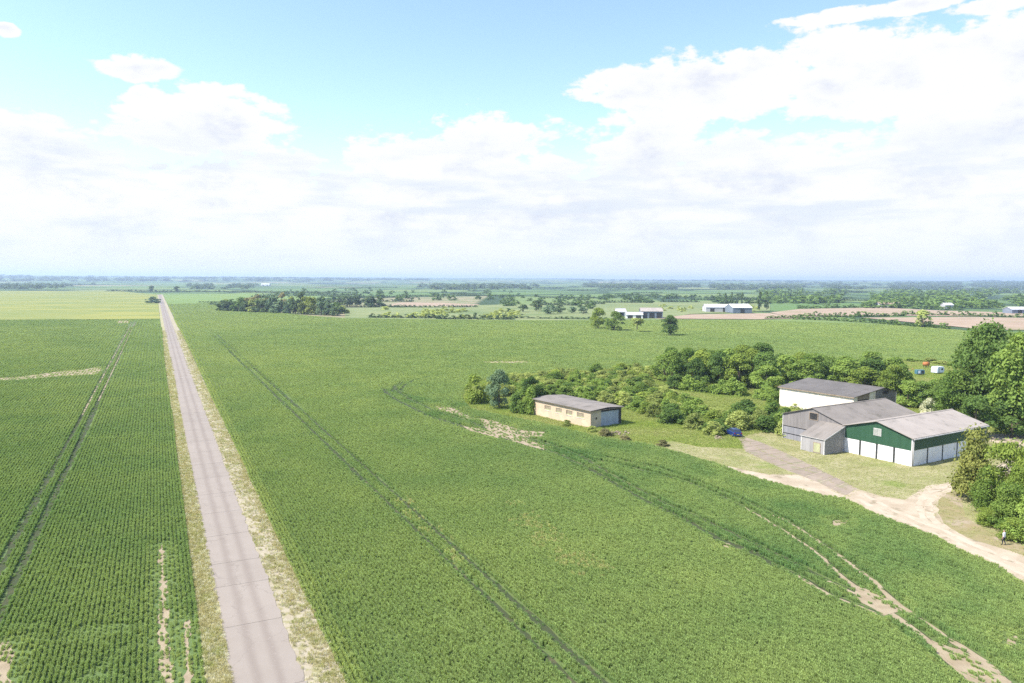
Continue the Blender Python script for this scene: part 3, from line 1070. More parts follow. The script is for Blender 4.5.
def trunk_mesh(name, cen, seed, r=0.035):
    """tapered trunk and limbs reaching into the lobes; unit height, crown base at z = 0"""
    rg = random.Random(seed)
    bm = bmesh.new()

    def seg(p0, p1, r0, r1, n=6):
        p0, p1 = Vector(p0), Vector(p1)
        q = (p1 - p0).to_track_quat('Z', 'Y')
        rings = []
        for p, rr in ((p0, r0), (p1, r1)):
            rings.append([bm.verts.new(p + q @ Vector((rr * math.cos(6.283 * i / n), rr * math.sin(6.283 * i / n), 0))) for i in range(n)])
        for i in range(n):
            bm.faces.new((rings[0][i], rings[0][(i + 1) % n], rings[1][(i + 1) % n], rings[1][i]))
    seg((0, 0, -0.45), (0, 0, -0.1), r * 1.35, r)
    seg((0, 0, -0.1), (0.01, 0.01, 0.35), r, r * 0.6)
    seg((0.01, 0.01, 0.35), (0.0, 0.0, 0.75), r * 0.6, r * 0.2)
    for i in range(min(9, len(cen))):
        c = Vector(cen[i * len(cen) // 9 if len(cen) > 9 else i])
        z0 = rg.uniform(0.0, 0.4) * max(0.3, c.z)
        seg((0, 0, z0), c, r * 0.42, r * 0.1, 5)
    me = bpy.data.meshes.new(name)
    bm.to_mesh(me)
    bm.free()
    me.materials.append(BARK)
    return me


PROTO = {}


def proto(kind, leafmat, var):
    key = (kind, leafmat, var)
    if key not in PROTO:
        nl, nleaf, leaf, prof, sq, sp = {
            'tree': (30, 5200, 0.026, 'round', 1.0, 0.1),
            'big': (46, 9000, 0.020, 'round', 1.0, 0.15),
            'near': (44, 12000, 0.021, 'bush', 1.0, 0.5),
            'fir': (60, 11000, 0.024, 'cone', 0.7, 0.9),
            'bush': (24, 3000, 0.036, 'bush', 1.7, 0.25),
            'belt': (18, 900, 0.065, 'bush', 1.3, 0.0),
            'far': (14, 520, 0.075, 'round', 1.0, 0.0),
            'farbush': (9, 260, 0.11, 'bush', 1.0, 0.0),
            'column': (22, 700, 0.06, 'column', 1.0, 0.0),
        }[kind]
        V, Fc, T, cen, rad = crown_data(hash((kind, var)) % 1000 if False else 17 * var + len(kind) * 131 + ord(leafmat[0]), nl, nleaf, leaf, prof, sq, sp)
        PROTO[key] = (fill_mesh('crown', V, Fc, T, LEAF[leafmat]), trunk_mesh('trunk', cen, var))
    return PROTO[key]


TREES = []


def tree(name, pos, h, wd_, kind, leafmat, var, label, cat, group=None, clear=0.12, rz=None, single=False):
    """h: full height, wd_: crown width, clear: share of the height that is bare stem"""
    cm, tm = proto(kind, leafmat, var)
    rg = random.Random(int(abs(pos[0]) * 13 + abs(pos[1]) * 7 + var))
    rz = rg.uniform(0, 6.28) if rz is None else rz
    z0 = h * clear
    ch = h - z0
    if single:
        o = link(bpy.data.objects.new(name, cm))
        o.location = (pos[0], pos[1], -0.05)
        o.rotation_euler = (0, 0, rz)
        o.scale = (wd_, wd_ * rg.uniform(0.9, 1.1), h)
        return tag(o, label, cat, group)
    e = empty(name, (pos[0], pos[1], 0.0), rz)
    c = link(bpy.data.objects.new('crown', cm), e)
    c.location = (0, 0, z0)
    c.scale = (wd_, wd_ * rg.uniform(0.92, 1.08), ch)
    tk = link(bpy.data.objects.new('trunk', tm), e)
    tk.location = (0, 0, z0)
    base = z0 + 0.15
    tk.scale = (wd_ * 0.85, wd_ * 0.85, max(ch * 0.9, 0.1))
    if base < 0.45 * ch * 0.9:
        pass
    return tag(e, label, cat, group)


def ptree(name, px, pyb, hpx, wpx, *a, **k):
    """tree whose foot shows (or would show) at a pixel on the ground, sized in pixels there"""
    p = G(px, pyb)
    mpp = math.hypot(p[0], p[1]) / math.hypot(FPX, px - 512)
    return tree(name, p, hpx * mpp, wpx * mpp, *a, **k)

# ------------------------------------------------------------------ buildings
m_green = surf('green_cladding', (0.022, 0.066, 0.032), (0.027, 0.076, 0.038), 0.6, rough=0.55, spec=0.3, rnd=0.05, bump=0.02, bscale=3, stretch=(6, 6, 0.2))
m_white = surf('white_painted_block', (0.74, 0.72, 0.68), (0.66, 0.63, 0.58), 0.5, 0.4, 0.75, (0.5, 0.46, 0.38), 0.8, 0.6, 0.75, rough=0.85, bump=0.01, bscale=6)
m_cream = surf('cream_rendered_brick', (0.74, 0.66, 0.54), (0.66, 0.57, 0.45), 0.5, 0.4, 0.75, (0.55, 0.45, 0.34), 0.7, 0.6, 0.72, rough=0.88, bump=0.01, bscale=6)
m_roofg = surf('pale_fibre_cement', (0.325, 0.287, 0.25), (0.285, 0.25, 0.218), 0.35, 0.35, 0.7, (0.22, 0.198, 0.172), 0.5, 0.55, 0.75, rough=0.9, rnd=0.04, bump=0.015, bscale=4)
m_roofd = surf('grey_fibre_cement', (0.205, 0.182, 0.158), (0.172, 0.153, 0.134), 0.35, 0.35, 0.7, (0.135, 0.122, 0.10), 0.4, 0.52, 0.72, rough=0.9, rnd=0.05, bump=0.015, bscale=4)
m_roofs = surf('slate_grey_sheet', (0.108, 0.099, 0.09), (0.132, 0.12, 0.11), 0.3, 0.35, 0.7, (0.14, 0.13, 0.118), 0.4, 0.55, 0.75, rough=0.85, rnd=0.05, bump=0.015, bscale=4)
m_grey = surf('weathered_grey_sheet', (0.20, 0.182, 0.17), (0.155, 0.142, 0.134), 0.6, 0.35, 0.7, (0.25, 0.225, 0.2), 0.5, 0.55, 0.75, rough=0.85, rnd=0.07, bump=0.02, bscale=2.5, stretch=(4, 4, 0.35))
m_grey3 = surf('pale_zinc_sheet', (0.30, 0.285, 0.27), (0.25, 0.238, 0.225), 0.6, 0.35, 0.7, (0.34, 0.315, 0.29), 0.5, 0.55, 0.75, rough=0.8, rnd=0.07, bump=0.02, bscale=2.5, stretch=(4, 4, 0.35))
m_grey2 = surf('blue_grey_sheet', (0.19, 0.19, 0.20), (0.23, 0.222, 0.23), 0.5, rough=0.8, rnd=0.05, bump=0.02, bscale=2.5, stretch=(4, 4, 0.35))
m_dark = surf('dark_interior', (0.03, 0.03, 0.03), (0.05, 0.045, 0.04), 0.6, rough=0.9)
m_steel = surf('dark_steel', (0.035, 0.04, 0.04), (0.06, 0.06, 0.055), 1.0, rough=0.6)
m_trim = surf('pale_trim', (0.55, 0.53, 0.50), (0.45, 0.43, 0.40), 1.0, rough=0.7)
m_glassp = surf('dusty_glass', (0.24, 0.25, 0.22), (0.32, 0.32, 0.28), 1.5, rough=0.35, spec=0.5)
m_door = surf('pale_blue_door', (0.36, 0.40, 0.44), (0.30, 0.335, 0.37), 0.5, rough=0.6, rnd=0.04)
m_wood = surf('old_timber', (0.22, 0.17, 0.12), (0.29, 0.23, 0.17), 1.5, rough=0.9)
m_olive = surf('faded_olive_board', (0.36, 0.36, 0.2), (0.28, 0.28, 0.16), 1.2, rough=0.85)

m_brick = bpy.data.materials.new('buff_brick')
m_brick.use_nodes = True
t = NT(m_brick.node_tree)
p = t.n['Principled BSDF']
tcn = t.new('ShaderNodeTexCoord')
sp = t.new('ShaderNodeSeparateXYZ')
t.link(tcn.outputs['Object'], sp.inputs[0])
cb_ = t.new('ShaderNodeCombineXYZ')
t.link(t.math('ADD', sp.outputs[0], sp.outputs[1]), cb_.inputs[0])
t.link(sp.outputs[2], cb_.inputs[1])
bt = t.new('ShaderNodeTexBrick')
t.link(cb_.outputs[0], bt.inputs['Vector'])
bt.inputs['Scale'].default_value = 1.0
bt.inputs['Brick Width'].default_value = 0.23
bt.inputs['Row Height'].default_value = 0.075
bt.inputs['Mortar Size'].default_value = 0.01
bt.inputs['Color1'].default_value = (0.52, 0.38, 0.245, 1)
bt.inputs['Color2'].default_value = (0.44, 0.31, 0.19, 1)
bt.inputs['Mortar'].default_value = (0.46, 0.40, 0.31, 1)
nz = t.noise(tcn.outputs['Object'], 0.7, 5.0)
c = t.mix(t.smooth(nz, 0.45, 0.75), bt.outputs[0], (0.60, 0.47, 0.30))
t.link(c, p.inputs['Base Color'])
p.inputs['Roughness'].default_value = 0.9


def top_z(y, W, eave, apex, yr):
    return eave + (apex - eave) * (y / yr if y <= yr else (W - y) / (W - yr))


def gable_panels(parent, x, th, y0, y1, n, z0, W, eave, apex, yr, mat, name='wall_panel', gap=0.0, lift=0.012):
    for i in range(n):
        ya, yb = y0 + (y1 - y0) * i / n + gap, y0 + (y1 - y0) * (i + 1) / n - gap
        f = lambda v: top_z(v, W, eave, apex, yr) - 0.03
        poly = [(x, ya, z0), (x, yb, z0), (x, yb, f(yb))]
        if ya < yr < yb:
            poly.append((x, yr, f(yr)))
        poly.append((x, ya, f(ya)))
        prism(name, poly, (th + (lift if i % 2 else 0) * (1 if th > 0 else -1), 0, 0), mat, parent)


def side_panels(parent, y, th, x0, x1, n, z0, z1, mat, name='wall_panel', gap=0.0, lift=0.012):
    for i in range(n):
        xa, xb = x0 + (x1 - x0) * i / n + gap, x0 + (x1 - x0) * (i + 1) / n - gap
        prism(name, [(xa, y, z0), (xb, y, z0), (xb, y, z1), (xa, y, z1)], (0, th + (lift if i % 2 else 0) * (1 if th > 0 else -1), 0), mat, parent)


def gable_roof(parent, L, W, eave, apex, yr, n, mat, over=0.35, th=0.07, capmat=None):
    capmat = capmat or mat
    cap = prism('roof', [(-over - 0.03, yr - 0.22, apex + th + 0.0), (-over - 0.03, yr, apex + th + 0.09), (-over - 0.03, yr + 0.22, apex + th + 0.0), (-over - 0.03, yr, apex + th + 0.03)],
                (L + 2 * over + 0.06, 0, 0), capmat, parent)
    for side in (0, 1):
        ye = -over if side == 0 else W + over
        sl_ = (apex - eave) / (yr if side == 0 else W - yr)
        ze = eave - sl_ * over
        for i in range(n):
            xa = -over + (L + 2 * over) * i / n
            xb = -over + (L + 2 * over) * (i + 1) / n
            dz = 0.014 * (i % 2)
            prism('roof_sheet', [(xa, ye, ze + dz), (xb, ye, ze + dz), (xb, yr, apex + dz), (xa, yr, apex + dz)], (0, 0, th), mat, cap)
    return cap


# green and white barn
gO = G(911.5, 466.8)
GRZ = math.radians(31.0)
gu = (math.cos(GRZ), math.sin(GRZ))
gv = (-math.sin(GRZ), math.cos(GRZ))
GL, GW, GE, GA = 22.3, 12.3, 4.75, 6.5
gb = tag(empty('green_barn', (*gO, 0), GRZ), 'dark green clad barn with white lower walls and pale grey roof', 'barn')
# dark framed inner wall, all four sides, with gables
box('inner_wall', 0.2, GL - 0.2, 0.2, GW - 0.2, 0, GE - 0.25, m_dark, gb)
ZB = 2.62
gable_panels(gb, 0.10, -0.13, 0.0, GW, 6, ZB, GW, GE, GA, GW / 2, m_green, 'green_cladding')
gable_panels(gb, GL - 0.1, 0.13, 0.0, GW, 6, ZB, GW, GE, GA, GW / 2, m_green, 'green_cladding')
side_panels(gb, 0.10, -0.13, 0.0, GL, 10, ZB, GE - 0.02, m_green, 'green_cladding')
side_panels(gb, GW - 0.10, 0.13, 0.0, GL, 10, ZB, GE - 0.02, m_green, 'green_cladding')
side_panels(gb, 0.19, -0.16, 0.0, GL, 5, 0.0, ZB, m_white, 'white_panel', 0.17, 0.0)
side_panels(gb, GW - 0.19, 0.16, 0.0, GL, 5, 0.0, ZB, m_white, 'white_panel', 0.17, 0.0)
for xx, th in ((0.19, -0.16), (GL - 0.19, 0.16)):
    for i in range(4):
        ya, yb = GW * i / 4 + 0.19, GW * (i + 1) / 4 - 0.19
        prism('white_panel', [(xx, ya, 0), (xx, yb, 0), (xx, yb, ZB), (xx, ya, ZB)], (th, 0, 0), m_white, gb)
for i in range(1, 5):
    box('post', GL * i / 5 - 0.12, GL * i / 5 + 0.12, -0.01, 0.19, 0, ZB, m_steel, gb)
for i in range(1, 4):
    box('post', -0.01, 0.19, GW * i / 4 - 0.12, GW * i / 4 + 0.12, 0, ZB, m_steel, gb)
box('corner_post', -0.06, 0.16, -0.06, 0.16, 0, GE - 0.15, m_trim, gb)
box('corner_post', -0.06, 0.16, GW - 0.16, GW + 0.02, 0, GE - 0.15, m_trim, gb)
wf = box('window', -0.09, 0.0, GW / 2 - 0.75, GW / 2 + 0.65, 4.0, 5.25, m_trim, gb)
for j in range(3):
    box('pane', -0.105, -0.09, GW / 2 - 0.68 + j * 0.45, GW / 2 - 0.29 + j * 0.45, 4.07, 5.18, m_glassp, wf)
gr = gable_roof(gb, GL, GW, GE, GA, GW / 2, 10, m_roofg)
for ys, ye in ((-0.36, GW / 2), (GW + 0.36, GW / 2)):
    sl_ = (GA - GE) / (GW / 2)
    z0 = GE - sl_ * 0.36
    prism('barge_board', [(-0.40, ys, z0 - 0.05), (-0.40, ye, GA - 0.05), (-0.40, ye, GA + 0.085), (-0.40, ys, z0 + 0.085)], (0.04, 0, 0), m_roofg, gb)
box('gutter', -0.3, GL + 0.3, -0.52, -0.37, GE - 0.26, GE - 0.12, m_trim, gb)
tube('downpipe', (0.12, -0.14, 0), (0.12, -0.14, GE - 0.2), 0.06, 0.06, m_trim, gb)
tube('downpipe', (GL - 0.12, -0.14, 0), (GL - 0.12, -0.14, GE - 0.2), 0.06, 0.06, m_trim, gb)

# grey barn, its gable in line with the green one
HW_, HE, HA, HL = 13.0, 4.75, 6.75, 22.0
hO = (gO[0] + gv[0] * (GW + 0.15) + gu[0] * 0.1, gO[1] + gv[1] * (GW + 0.15) + gu[1] * 0.1)
hb = tag(empty('grey_barn', (*hO, 0), GRZ), 'weathered grey sheeted barn joined between green barn and lean-to', 'barn')
box('inner_wall', 0.25, HL - 0.2, 0.2, HW_ - 0.2, 0, HE - 0.25, m_dark, hb)
gable_panels(hb, 0.12, -0.12, 0.0, HW_, 11, 2.55, HW_, HE, HA, HW_ / 2, m_grey, 'wall_sheet')
gable_panels(hb, HL - 0.12, 0.12, 0.0, HW_, 8, 0.0, HW_, HE, HA, HW_ / 2, m_grey, 'wall_sheet')
for i in range(11):
    ya, yb = HW_ * i / 11, HW_ * (i + 1) / 11
    prism('wall_sheet', [(0.12, ya, 1.15), (0.12, yb, 1.15), (0.12, yb, 2.38), (0.12, ya, 2.38)], (-0.08 - 0.012 * (i % 2), 0, 0), m_grey2, hb)
    prism('wall_sheet', [(0.12, ya, 0.0), (0.12, yb, 0.0), (0.12, yb, 0.98), (0.12, ya, 0.98)], (-0.08 - 0.012 * (i % 2), 0, 0), m_grey2, hb)
side_panels(hb, HW_ - 0.12, 0.12, 0.0, HL, 12, 0.0, HE - 0.02, m_grey, 'wall_sheet')
side_panels(hb, 0.12, -0.10, 0.0, HL, 12, 0.0, HE - 0.02, m_grey, 'wall_sheet')
ow = box('window', -0.06, 0.02, HW_ / 2 - 1.2, HW_ / 2 + 0.7, 4.55, 5.95, m_wood, hb)
box('dark_opening', -0.075, -0.06, HW_ / 2 - 1.08, HW_ / 2 + 0.58, 4.66, 5.84, m_dark, ow)
gable_roof(hb, HL, HW_, HE, HA, HW_ / 2, 10, m_roofd, 0.3)
box('corner_trim', -0.05, 0.16, HW_ - 0.08, HW_ + 0.07, 0, HE - 0.1, m_trim, hb)

# lean-to against the gable
LD, LW_ = 5.4, 4.5
lb = tag(empty('lean_to_shed', (hO[0], hO[1], 0), GRZ), 'small grey sloping-roofed shed against the grey barn gable', 'shed')
y0, y1 = -0.1, LW_
zl, zh = 2.75, 4.55
for i in range(6):                                   # side wall facing the yard
    xa, xb = -LD + LD * i / 6, -LD + LD * (i + 1) / 6
    za, zb = zl + (zh - zl) * (xa + LD) / LD, zl + (zh - zl) * (xb + LD) / LD
    if i == 5:
        xb = -0.05
    for yy, th in ((y0, -0.08), (y1, 0.08)):
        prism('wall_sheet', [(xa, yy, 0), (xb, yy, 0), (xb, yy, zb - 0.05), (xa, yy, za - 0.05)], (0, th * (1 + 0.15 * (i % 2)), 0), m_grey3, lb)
for i in range(5):
    ya, yb = y0 + (y1 - y0) * i / 5, y0 + (y1 - y0) * (i + 1) / 5
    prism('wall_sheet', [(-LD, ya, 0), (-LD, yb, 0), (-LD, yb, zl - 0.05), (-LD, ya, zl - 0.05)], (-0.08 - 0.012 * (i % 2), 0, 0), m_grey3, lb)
for yy in (y0 - 0.1, y1 - 0.06):
    box('corner_trim', -LD - 0.13, -LD + 0.06, yy, yy + 0.17, 0, zl - 0.04, m_trim, lb)
dr = box('door', -LD - 0.14, -LD - 0.09, 0.55, 2.05, 0.12, 1.95, m_wood, lb)
box('door_panel', -LD - 0.16, -LD - 0.14, 0.68, 1.92, 0.25, 1.82, m_olive, dr)
rf_ = box('roof', -LD - 0.3, -LD - 0.2, y0 - 0.3, y1 + 0.3, zl - 0.12, zl - 0.03, m_trim, lb)
for i in range(4):
    ya, yb = y0 - 0.3 + (y1 - y0 + 0.6) * i / 4, y0 - 0.3 + (y1 - y0 + 0.6) * (i + 1) / 4
    dz = 0.012 * (i % 2)
    prism('roof_sheet', [(-LD - 0.3, ya, zl - 0.05 + dz), (-LD - 0.3, yb, zl - 0.05 + dz), (-0.02, yb, zh + 0.07 + dz), (-0.02, ya, zh + 0.07 + dz)], (0, 0, 0.06), m_roofd, rf_)
prism('barge_board', [(-LD - 0.32, y0 - 0.34, zl - 0.16), (-0.02, y0 - 0.34, zh - 0.03), (-0.02, y0 - 0.34, zh + 0.15), (-LD - 0.32, y0 - 0.34, zl + 0.03)], (0, 0.05, 0), m_trim, lb)

# long white shed behind (ridge along its front)
WRZ = math.radians(33.5)
wn = np.array(G(854.0, 397.2, 4.75))
wu = np.array([math.cos(WRZ), math.sin(WRZ)])
wv = np.array([-math.sin(WRZ), math.cos(WRZ)])
WD, WL, WE, WA = 17.0, 19.0, 4.75, 5.95
wO = wn + wu * WD
wb = tag(empty('white_shed', (wO[0], wO[1], 0), WRZ + math.pi / 2), 'long cream white walled shed with slate grey roof behind the grey barn', 'shed')
yr = WD * 0.34
box('inner_wall', 0.25, WL - 0.25, 0.25, WD - 0.25, 0, WE - 0.3, m_dark, wb)
side_panels(wb, WD - 0.25, 0.25, 0.0, WL, 6, 0, WE - 0.02, m_cream, 'wall_panel', 0.0, 0.02)
side_panels(wb, 0.25, -0.25, 0.0, WL, 6, 0, WE - 0.02, m_cream, 'wall_panel', 0.0, 0.02)
gable_panels(wb, WL - 0.25, 0.25, 0, WD, 5, 0, WD, WE, WA, yr, m_cream, 'wall_panel', 0, 0.02)
# visible end: pier, doorway, wall, grey gable sheeting
f = lambda v: top_z(v, WD, WE, WA, yr) - 0.03
def endpiece(name, ya, yb, z0, z1, mat, th=0.22):
    poly = [(0.25, ya, z0), (0.25, yb, z0)]
    if z1 is None:
        poly.append((0.25, yb, f(yb)))
        if ya < yr < yb:
            poly.append((0.25, yr, f(yr)))
        poly.append((0.25, ya, f(ya)))
    else:
        poly += [(0.25, yb, z1), (0.25, ya, z1)]
    return prism(name, poly, (-th, 0, 0), mat, wb)


endpiece('wall_panel', 15.6, WD, 0, None, m_cream)
endpiece('lintel', 11.0, 15.6, 3.9, None, m_wood)
endpiece('roller_door', 11.05, 15.55, 0, 3.9, m_dark, 0.05)
endpiece('wall_panel', 8.6, 11.0, 0, None, m_cream)
endpiece('wall_panel', 0, 8.6, 0, 4.0, m_grey)
endpiece('wall_panel', 0, 8.6, 4.0, None, m_grey, 0.2)
o = box('window', -0.06, 0.04, 3.4, 5.8, 4.35, 5.35, m_wood, wb)
box('dark_opening', -0.075, -0.06, 3.5, 5.7, 4.45, 5.25, m_dark, o)
gable_roof(wb, WL, WD, WE, WA, yr, 8, m_roofs, 0.35)
box('fascia', -0.3, WL + 0.3, WD + 0.36, WD + 0.40, WE - 0.24, WE - 0.02, m_wood, wb)

# buff brick shed by the scrub
bO = np.array(G(590.5, 428.6))
BRZ = math.radians(36.5)
BW, BL, BH = 8.6, 18.6, 3.55
bb = tag(empty('brick_shed', (bO[0], bO[1], 0), BRZ), 'flat-roofed buff brick shed with pale blue door beside the crop', 'shed')
WINS = [(2.0, 4.2), (5.6, 7.6), (9.0, 11.0), (12.6, 14.8)]
ZS0, ZS1 = 1.75, 2.75
cuts = [0.0] + [v for ab in WINS for v in ab] + [BL]
for i in range(0, len(cuts) - 1, 2):
    box('wall', 0.0, 0.3, cuts[i], cuts[i + 1], 0, BH, m_brick, bb)
for (a, c_) in WINS:
    box('wall', 0.0, 0.3, a, c_, 0, ZS0, m_brick, bb)
    box('wall', 0.0, 0.3, a, c_, ZS1, BH, m_brick, bb)
    wnd = box('window', 0.10, 0.16, a, c_, ZS0, ZS1, m_olive, bb)
    for j in range(3):
        ww = (c_ - a) / 3
        box('pane', 0.085, 0.10, a + ww * j + 0.06, a + ww * (j + 1) - 0.06, ZS0 + 0.3, ZS1 - 0.08, m_wood, wnd)
    box('sill', -0.06, 0.12, a - 0.05, c_ + 0.05, ZS0 - 0.1, ZS0 - 0.002, m_trim, wnd)
box('wall', 0.3, BW, BL - 0.3, BL, 0, BH, m_brick, bb)
box('wall', BW - 0.3, BW, 0.3, BL - 0.3, 0, BH, m_brick, bb)
m_buff = surf('buff_render', (0.50, 0.42, 0.30), (0.42, 0.36, 0.26), 0.7, rough=0.9)
box('wall', 0.3, 2.9, 0.0, 0.3, 0, BH, m_buff, bb)
box('lintel', 2.9, BW - 0.3, 0.0, 0.3, 3.1, BH, m_dark, bb)
box('door_jamb', BW - 0.6, BW, -0.05, 0.3, 0, BH, m_steel, bb)
dd_ = box('sliding_door', 2.9, BW - 0.62, 0.10, 0.18, 0.05, 3.1, m_door, bb)
for j in range(6):
    ww = (BW - 0.62 - 2.9) / 6
    box('door_board', 2.9 + ww * j + 0.02, 2.9 + ww * (j + 1) - 0.02, 0.08, 0.10, 0.07, 3.08, m_door, dd_)
box('vent', 1.35, 1.75, -0.03, 0.0, 1.7, 2.15, m_dark, bb)
rfb = box('roof', -0.45, BW + 0.4, -0.45, BL + 0.45, BH, BH + 0.10, m_wood, bb)
for i in range(9):
    ya, yb = -0.5 + (BL + 1.0) * i / 9, -0.5 + (BL + 1.0) * (i + 1) / 9
    dz = 0.012 * (i % 2)
    prism('roof_sheet', [(-0.5, ya, BH + 0.10 + dz), (BW / 2, ya, BH + 0.42 + dz), (BW + 0.45, ya, BH + 0.10 + dz), (BW + 0.45, ya, BH + 0.17 + dz), (BW / 2, ya, BH + 0.49 + dz), (-0.5, ya, BH + 0.17 + dz)], (0, yb - ya, 0), m_roofd, rfb)

# distant farm buildings
m_wroof = surf('bright_metal_roof', (0.70, 0.70, 0.70), (0.6, 0.6, 0.61), 0.1, rough=0.6)
m_wall2 = surf('pale_sheet_wall', (0.45, 0.44, 0.43), (0.38, 0.37, 0.37), 0.2, rough=0.8)
m_dwall = surf('blue_grey_wall', (0.14, 0.17, 0.21), (0.18, 0.2, 0.23), 0.2, rough=0.8)


def far_barn(px, py, L, W, eave, apex, rz, label, roof, wall, doors=2, name='farm_barn', cat='barn'):
    p = G(px, py)
    e = tag(empty(name, (*p, 0), rz), label, cat)
    for nm, x0, x1, y0, y1 in (('wall', 0, L, 0, 0.3), ('wall', 0, L, W - 0.3, W)):
        box(nm, x0, x1, y0, y1, 0, eave, wall, e)
    gable_panels(e, 0.0, 0.3, 0.3, W - 0.3, 1, 0, W, eave, apex, W / 2, wall, 'gable_wall')
    gable_panels(e, L, -0.3, 0.3, W - 0.3, 1, 0, W, eave, apex, W / 2, wall, 'gable_wall')
    for i in range(doors):
        xa = L * (i + 0.5) / doors - 2.0
        box('door', xa, xa + 4, -0.08, 0.0, 0, eave * 0.8, m_dark, e)
    gable_roof(e, L, W, eave, apex, W / 2, 4, roof, 0.4, 0.12)
    return e


far_barn(641, 318.2, 17, 14, 5.5, 8.0, math.radians(-4), 'distant barn with dark front beside the white farmhouse', m_roofg, m_dwall, 3)
far_barn(617, 316.5, 8, 7, 4, 6.5, math.radians(10), 'white gabled farmhouse at left end of the distant farmstead', m_wall2, m_white, 1, 'farmhouse', 'house')
far_barn(626, 318.4, 13, 7, 3, 4.8, math.radians(-6), 'low white outbuilding between farmhouse and distant dark barn', m_wall2, m_white, 2, 'outbuilding', 'building')
far_barn(706, 311.8, 24, 18, 4.5, 7.0, math.radians(-3), 'left one of two white-roofed barns in front of the poplars', m_wroof, m_wall2, 2)
far_barn(733, 313.0, 18, 22, 5.0, 8.0, math.radians(3), 'right one of two white-roofed barns in front of the poplars', m_wroof, m_dwall, 1)
far_barn(880, 307.5, 24, 12, 4.0, 6.0, math.radians(0), 'long pinkish barn at the far edge of the brown field', m_brown, m_wall2, 2)
far_barn(1012, 313.5, 16, 12, 4.0, 6.0, math.radians(6), 'small pale-roofed barn among trees at the far right', m_wroof, m_dwall, 1)
far_barn(945, 308.5, 10, 8, 4.0, 6.0, math.radians(6), 'tiny white barn among trees beyond the brown field', m_wroof, m_wall2, 1)
p = G(261, 285.6)
far_barn(261, 285.8, 34, 18, 6, 9, 0.0, 'lone bright white warehouse far off below the hills', m_wroof, m_white, 2, 'warehouse', 'warehouse')

# ------------------------------------------------------------------ yard clutter beyond the barns
m_tarp = surf('pale_tarpaulin', (0.62, 0.66, 0.72), (0.55, 0.6, 0.66), 0.8, rough=0.6)
m_teal = surf('teal_paint', (0.05, 0.13, 0.17), (0.07, 0.17, 0.21), 0.8, rough=0.5)
m_orange = surf('rust_orange', (0.45, 0.17, 0.05), (0.36, 0.14, 0.06), 1.0, rough=0.8)
p = G(937.5, 373.5)
e = tag(empty('caravan', (*p, 0), 0.5), 'pale blue-white caravan in the clearing behind the barns', 'caravan')
ps = [(-1.9, 0.45), (1.6, 0.45), (1.9, 0.9), (1.85, 1.7), (1.5, 2.3), (-1.5, 2.35), (-1.9, 1.8)]
prism('body', [(x, -1.05, z) for x, z in ps], (0, 2.1, 0), m_tarp, e)
box('window', 0.2, 1.2, -1.08, -1.05, 1.2, 1.8, m_dark, e)
box('door', -1.2, -0.6, -1.08, -1.05, 0.6, 2.1, m_trim, e)
for yy in (-0.95, 0.85):
    o = tube('wheel', (-0.1, yy, 0.32), (-0.1, yy + 0.16, 0.32), 0.32, 0.32, m_steel, e, 14)
o = tube('drawbar', (1.8, 0, 0.45), (3.0, 0, 0.4), 0.05, 0.05, m_steel, e)
p = G(919.5, 375)
e = tag(empty('box_trailer', (*p, 0), 0.1), 'small dark teal box trailer left of the caravan', 'trailer')
box('body', -1.3, 1.3, -0.7, 0.7, 0.4, 1.7, m_teal, e, 0.05)
box('panel', -1.0, -0.2, -0.73, -0.7, 0.6, 1.5, m_tarp, e)
box('panel', 0.2, 0.9, -0.73, -0.7, 0.6, 1.5, m_dark, e)
for yy in (-0.75, 0.6):
    tube('wheel', (0, yy, 0.3), (0, yy + 0.14, 0.3), 0.3, 0.3, m_steel, e, 14)
p = G(926, 367.5)
e = tag(empty('rusty_tank', (*p, 0), 0.2), 'rusty orange tank on legs above the teal trailer', 'tank')
tube('barrel', (-0.9, 0, 1.3), (0.9, 0, 1.3), 0.7, 0.7, m_orange, e, 16)
for xx in (-0.6, 0.6):
    for yy in (-0.4, 0.4):
        box('leg', xx - 0.06, xx + 0.06, yy - 0.06, yy + 0.06, 0, 0.9, m_steel, e)


def heap(name, p, r, h, mats, n, seed, label, cat):
    e = tag(empty(name, (*p, 0)), label, cat)
    rg = random.Random(seed)
    for i in range(n):
        a, q = rg.uniform(0, 6.28), r * math.sqrt(rg.random())
        s_ = rg.uniform(0.14, 0.36)
        bm = bmesh.new()
        bmesh.ops.create_icosphere(bm, subdivisions=1, radius=s_)
        for v in bm.verts:
            v.co *= rg.uniform(0.7, 1.15)
            v.co.z *= 0.7
        me = bpy.data.meshes.new('rubble_piece')
        bm.to_mesh(me)
        bm.free()
        me.materials.append(rg.choice(mats))
        o = link(bpy.data.objects.new('rubble_piece', me), e)
        o.location = (q * math.cos(a), q * math.sin(a), s_ * 0.3 + h * max(0, 1 - q / r) * rg.random())
        o.rotation_euler = (0, 0, rg.uniform(0, 6))
    return e


heap('scrap_heap', G(912, 371), 1.6, 1.0, [m_wood, m_orange, m_teal], 12, 3, 'brown heap of scrap left of the rusty tank', 'scrap heap')
heap('rubble_heap', G(719, 438.5), 1.0, 0.5, [m_wood, m_wood, m_conc], 11, 5, 'pale rubble and broken posts left of the blue car', 'rubble')
heap('rubble_heap', G(619, 434), 2.3, 0.7, [m_wood, m_wood, m_joint], 30, 7, 'brown rubble heap with weeds in front of the pale blue door', 'rubble')

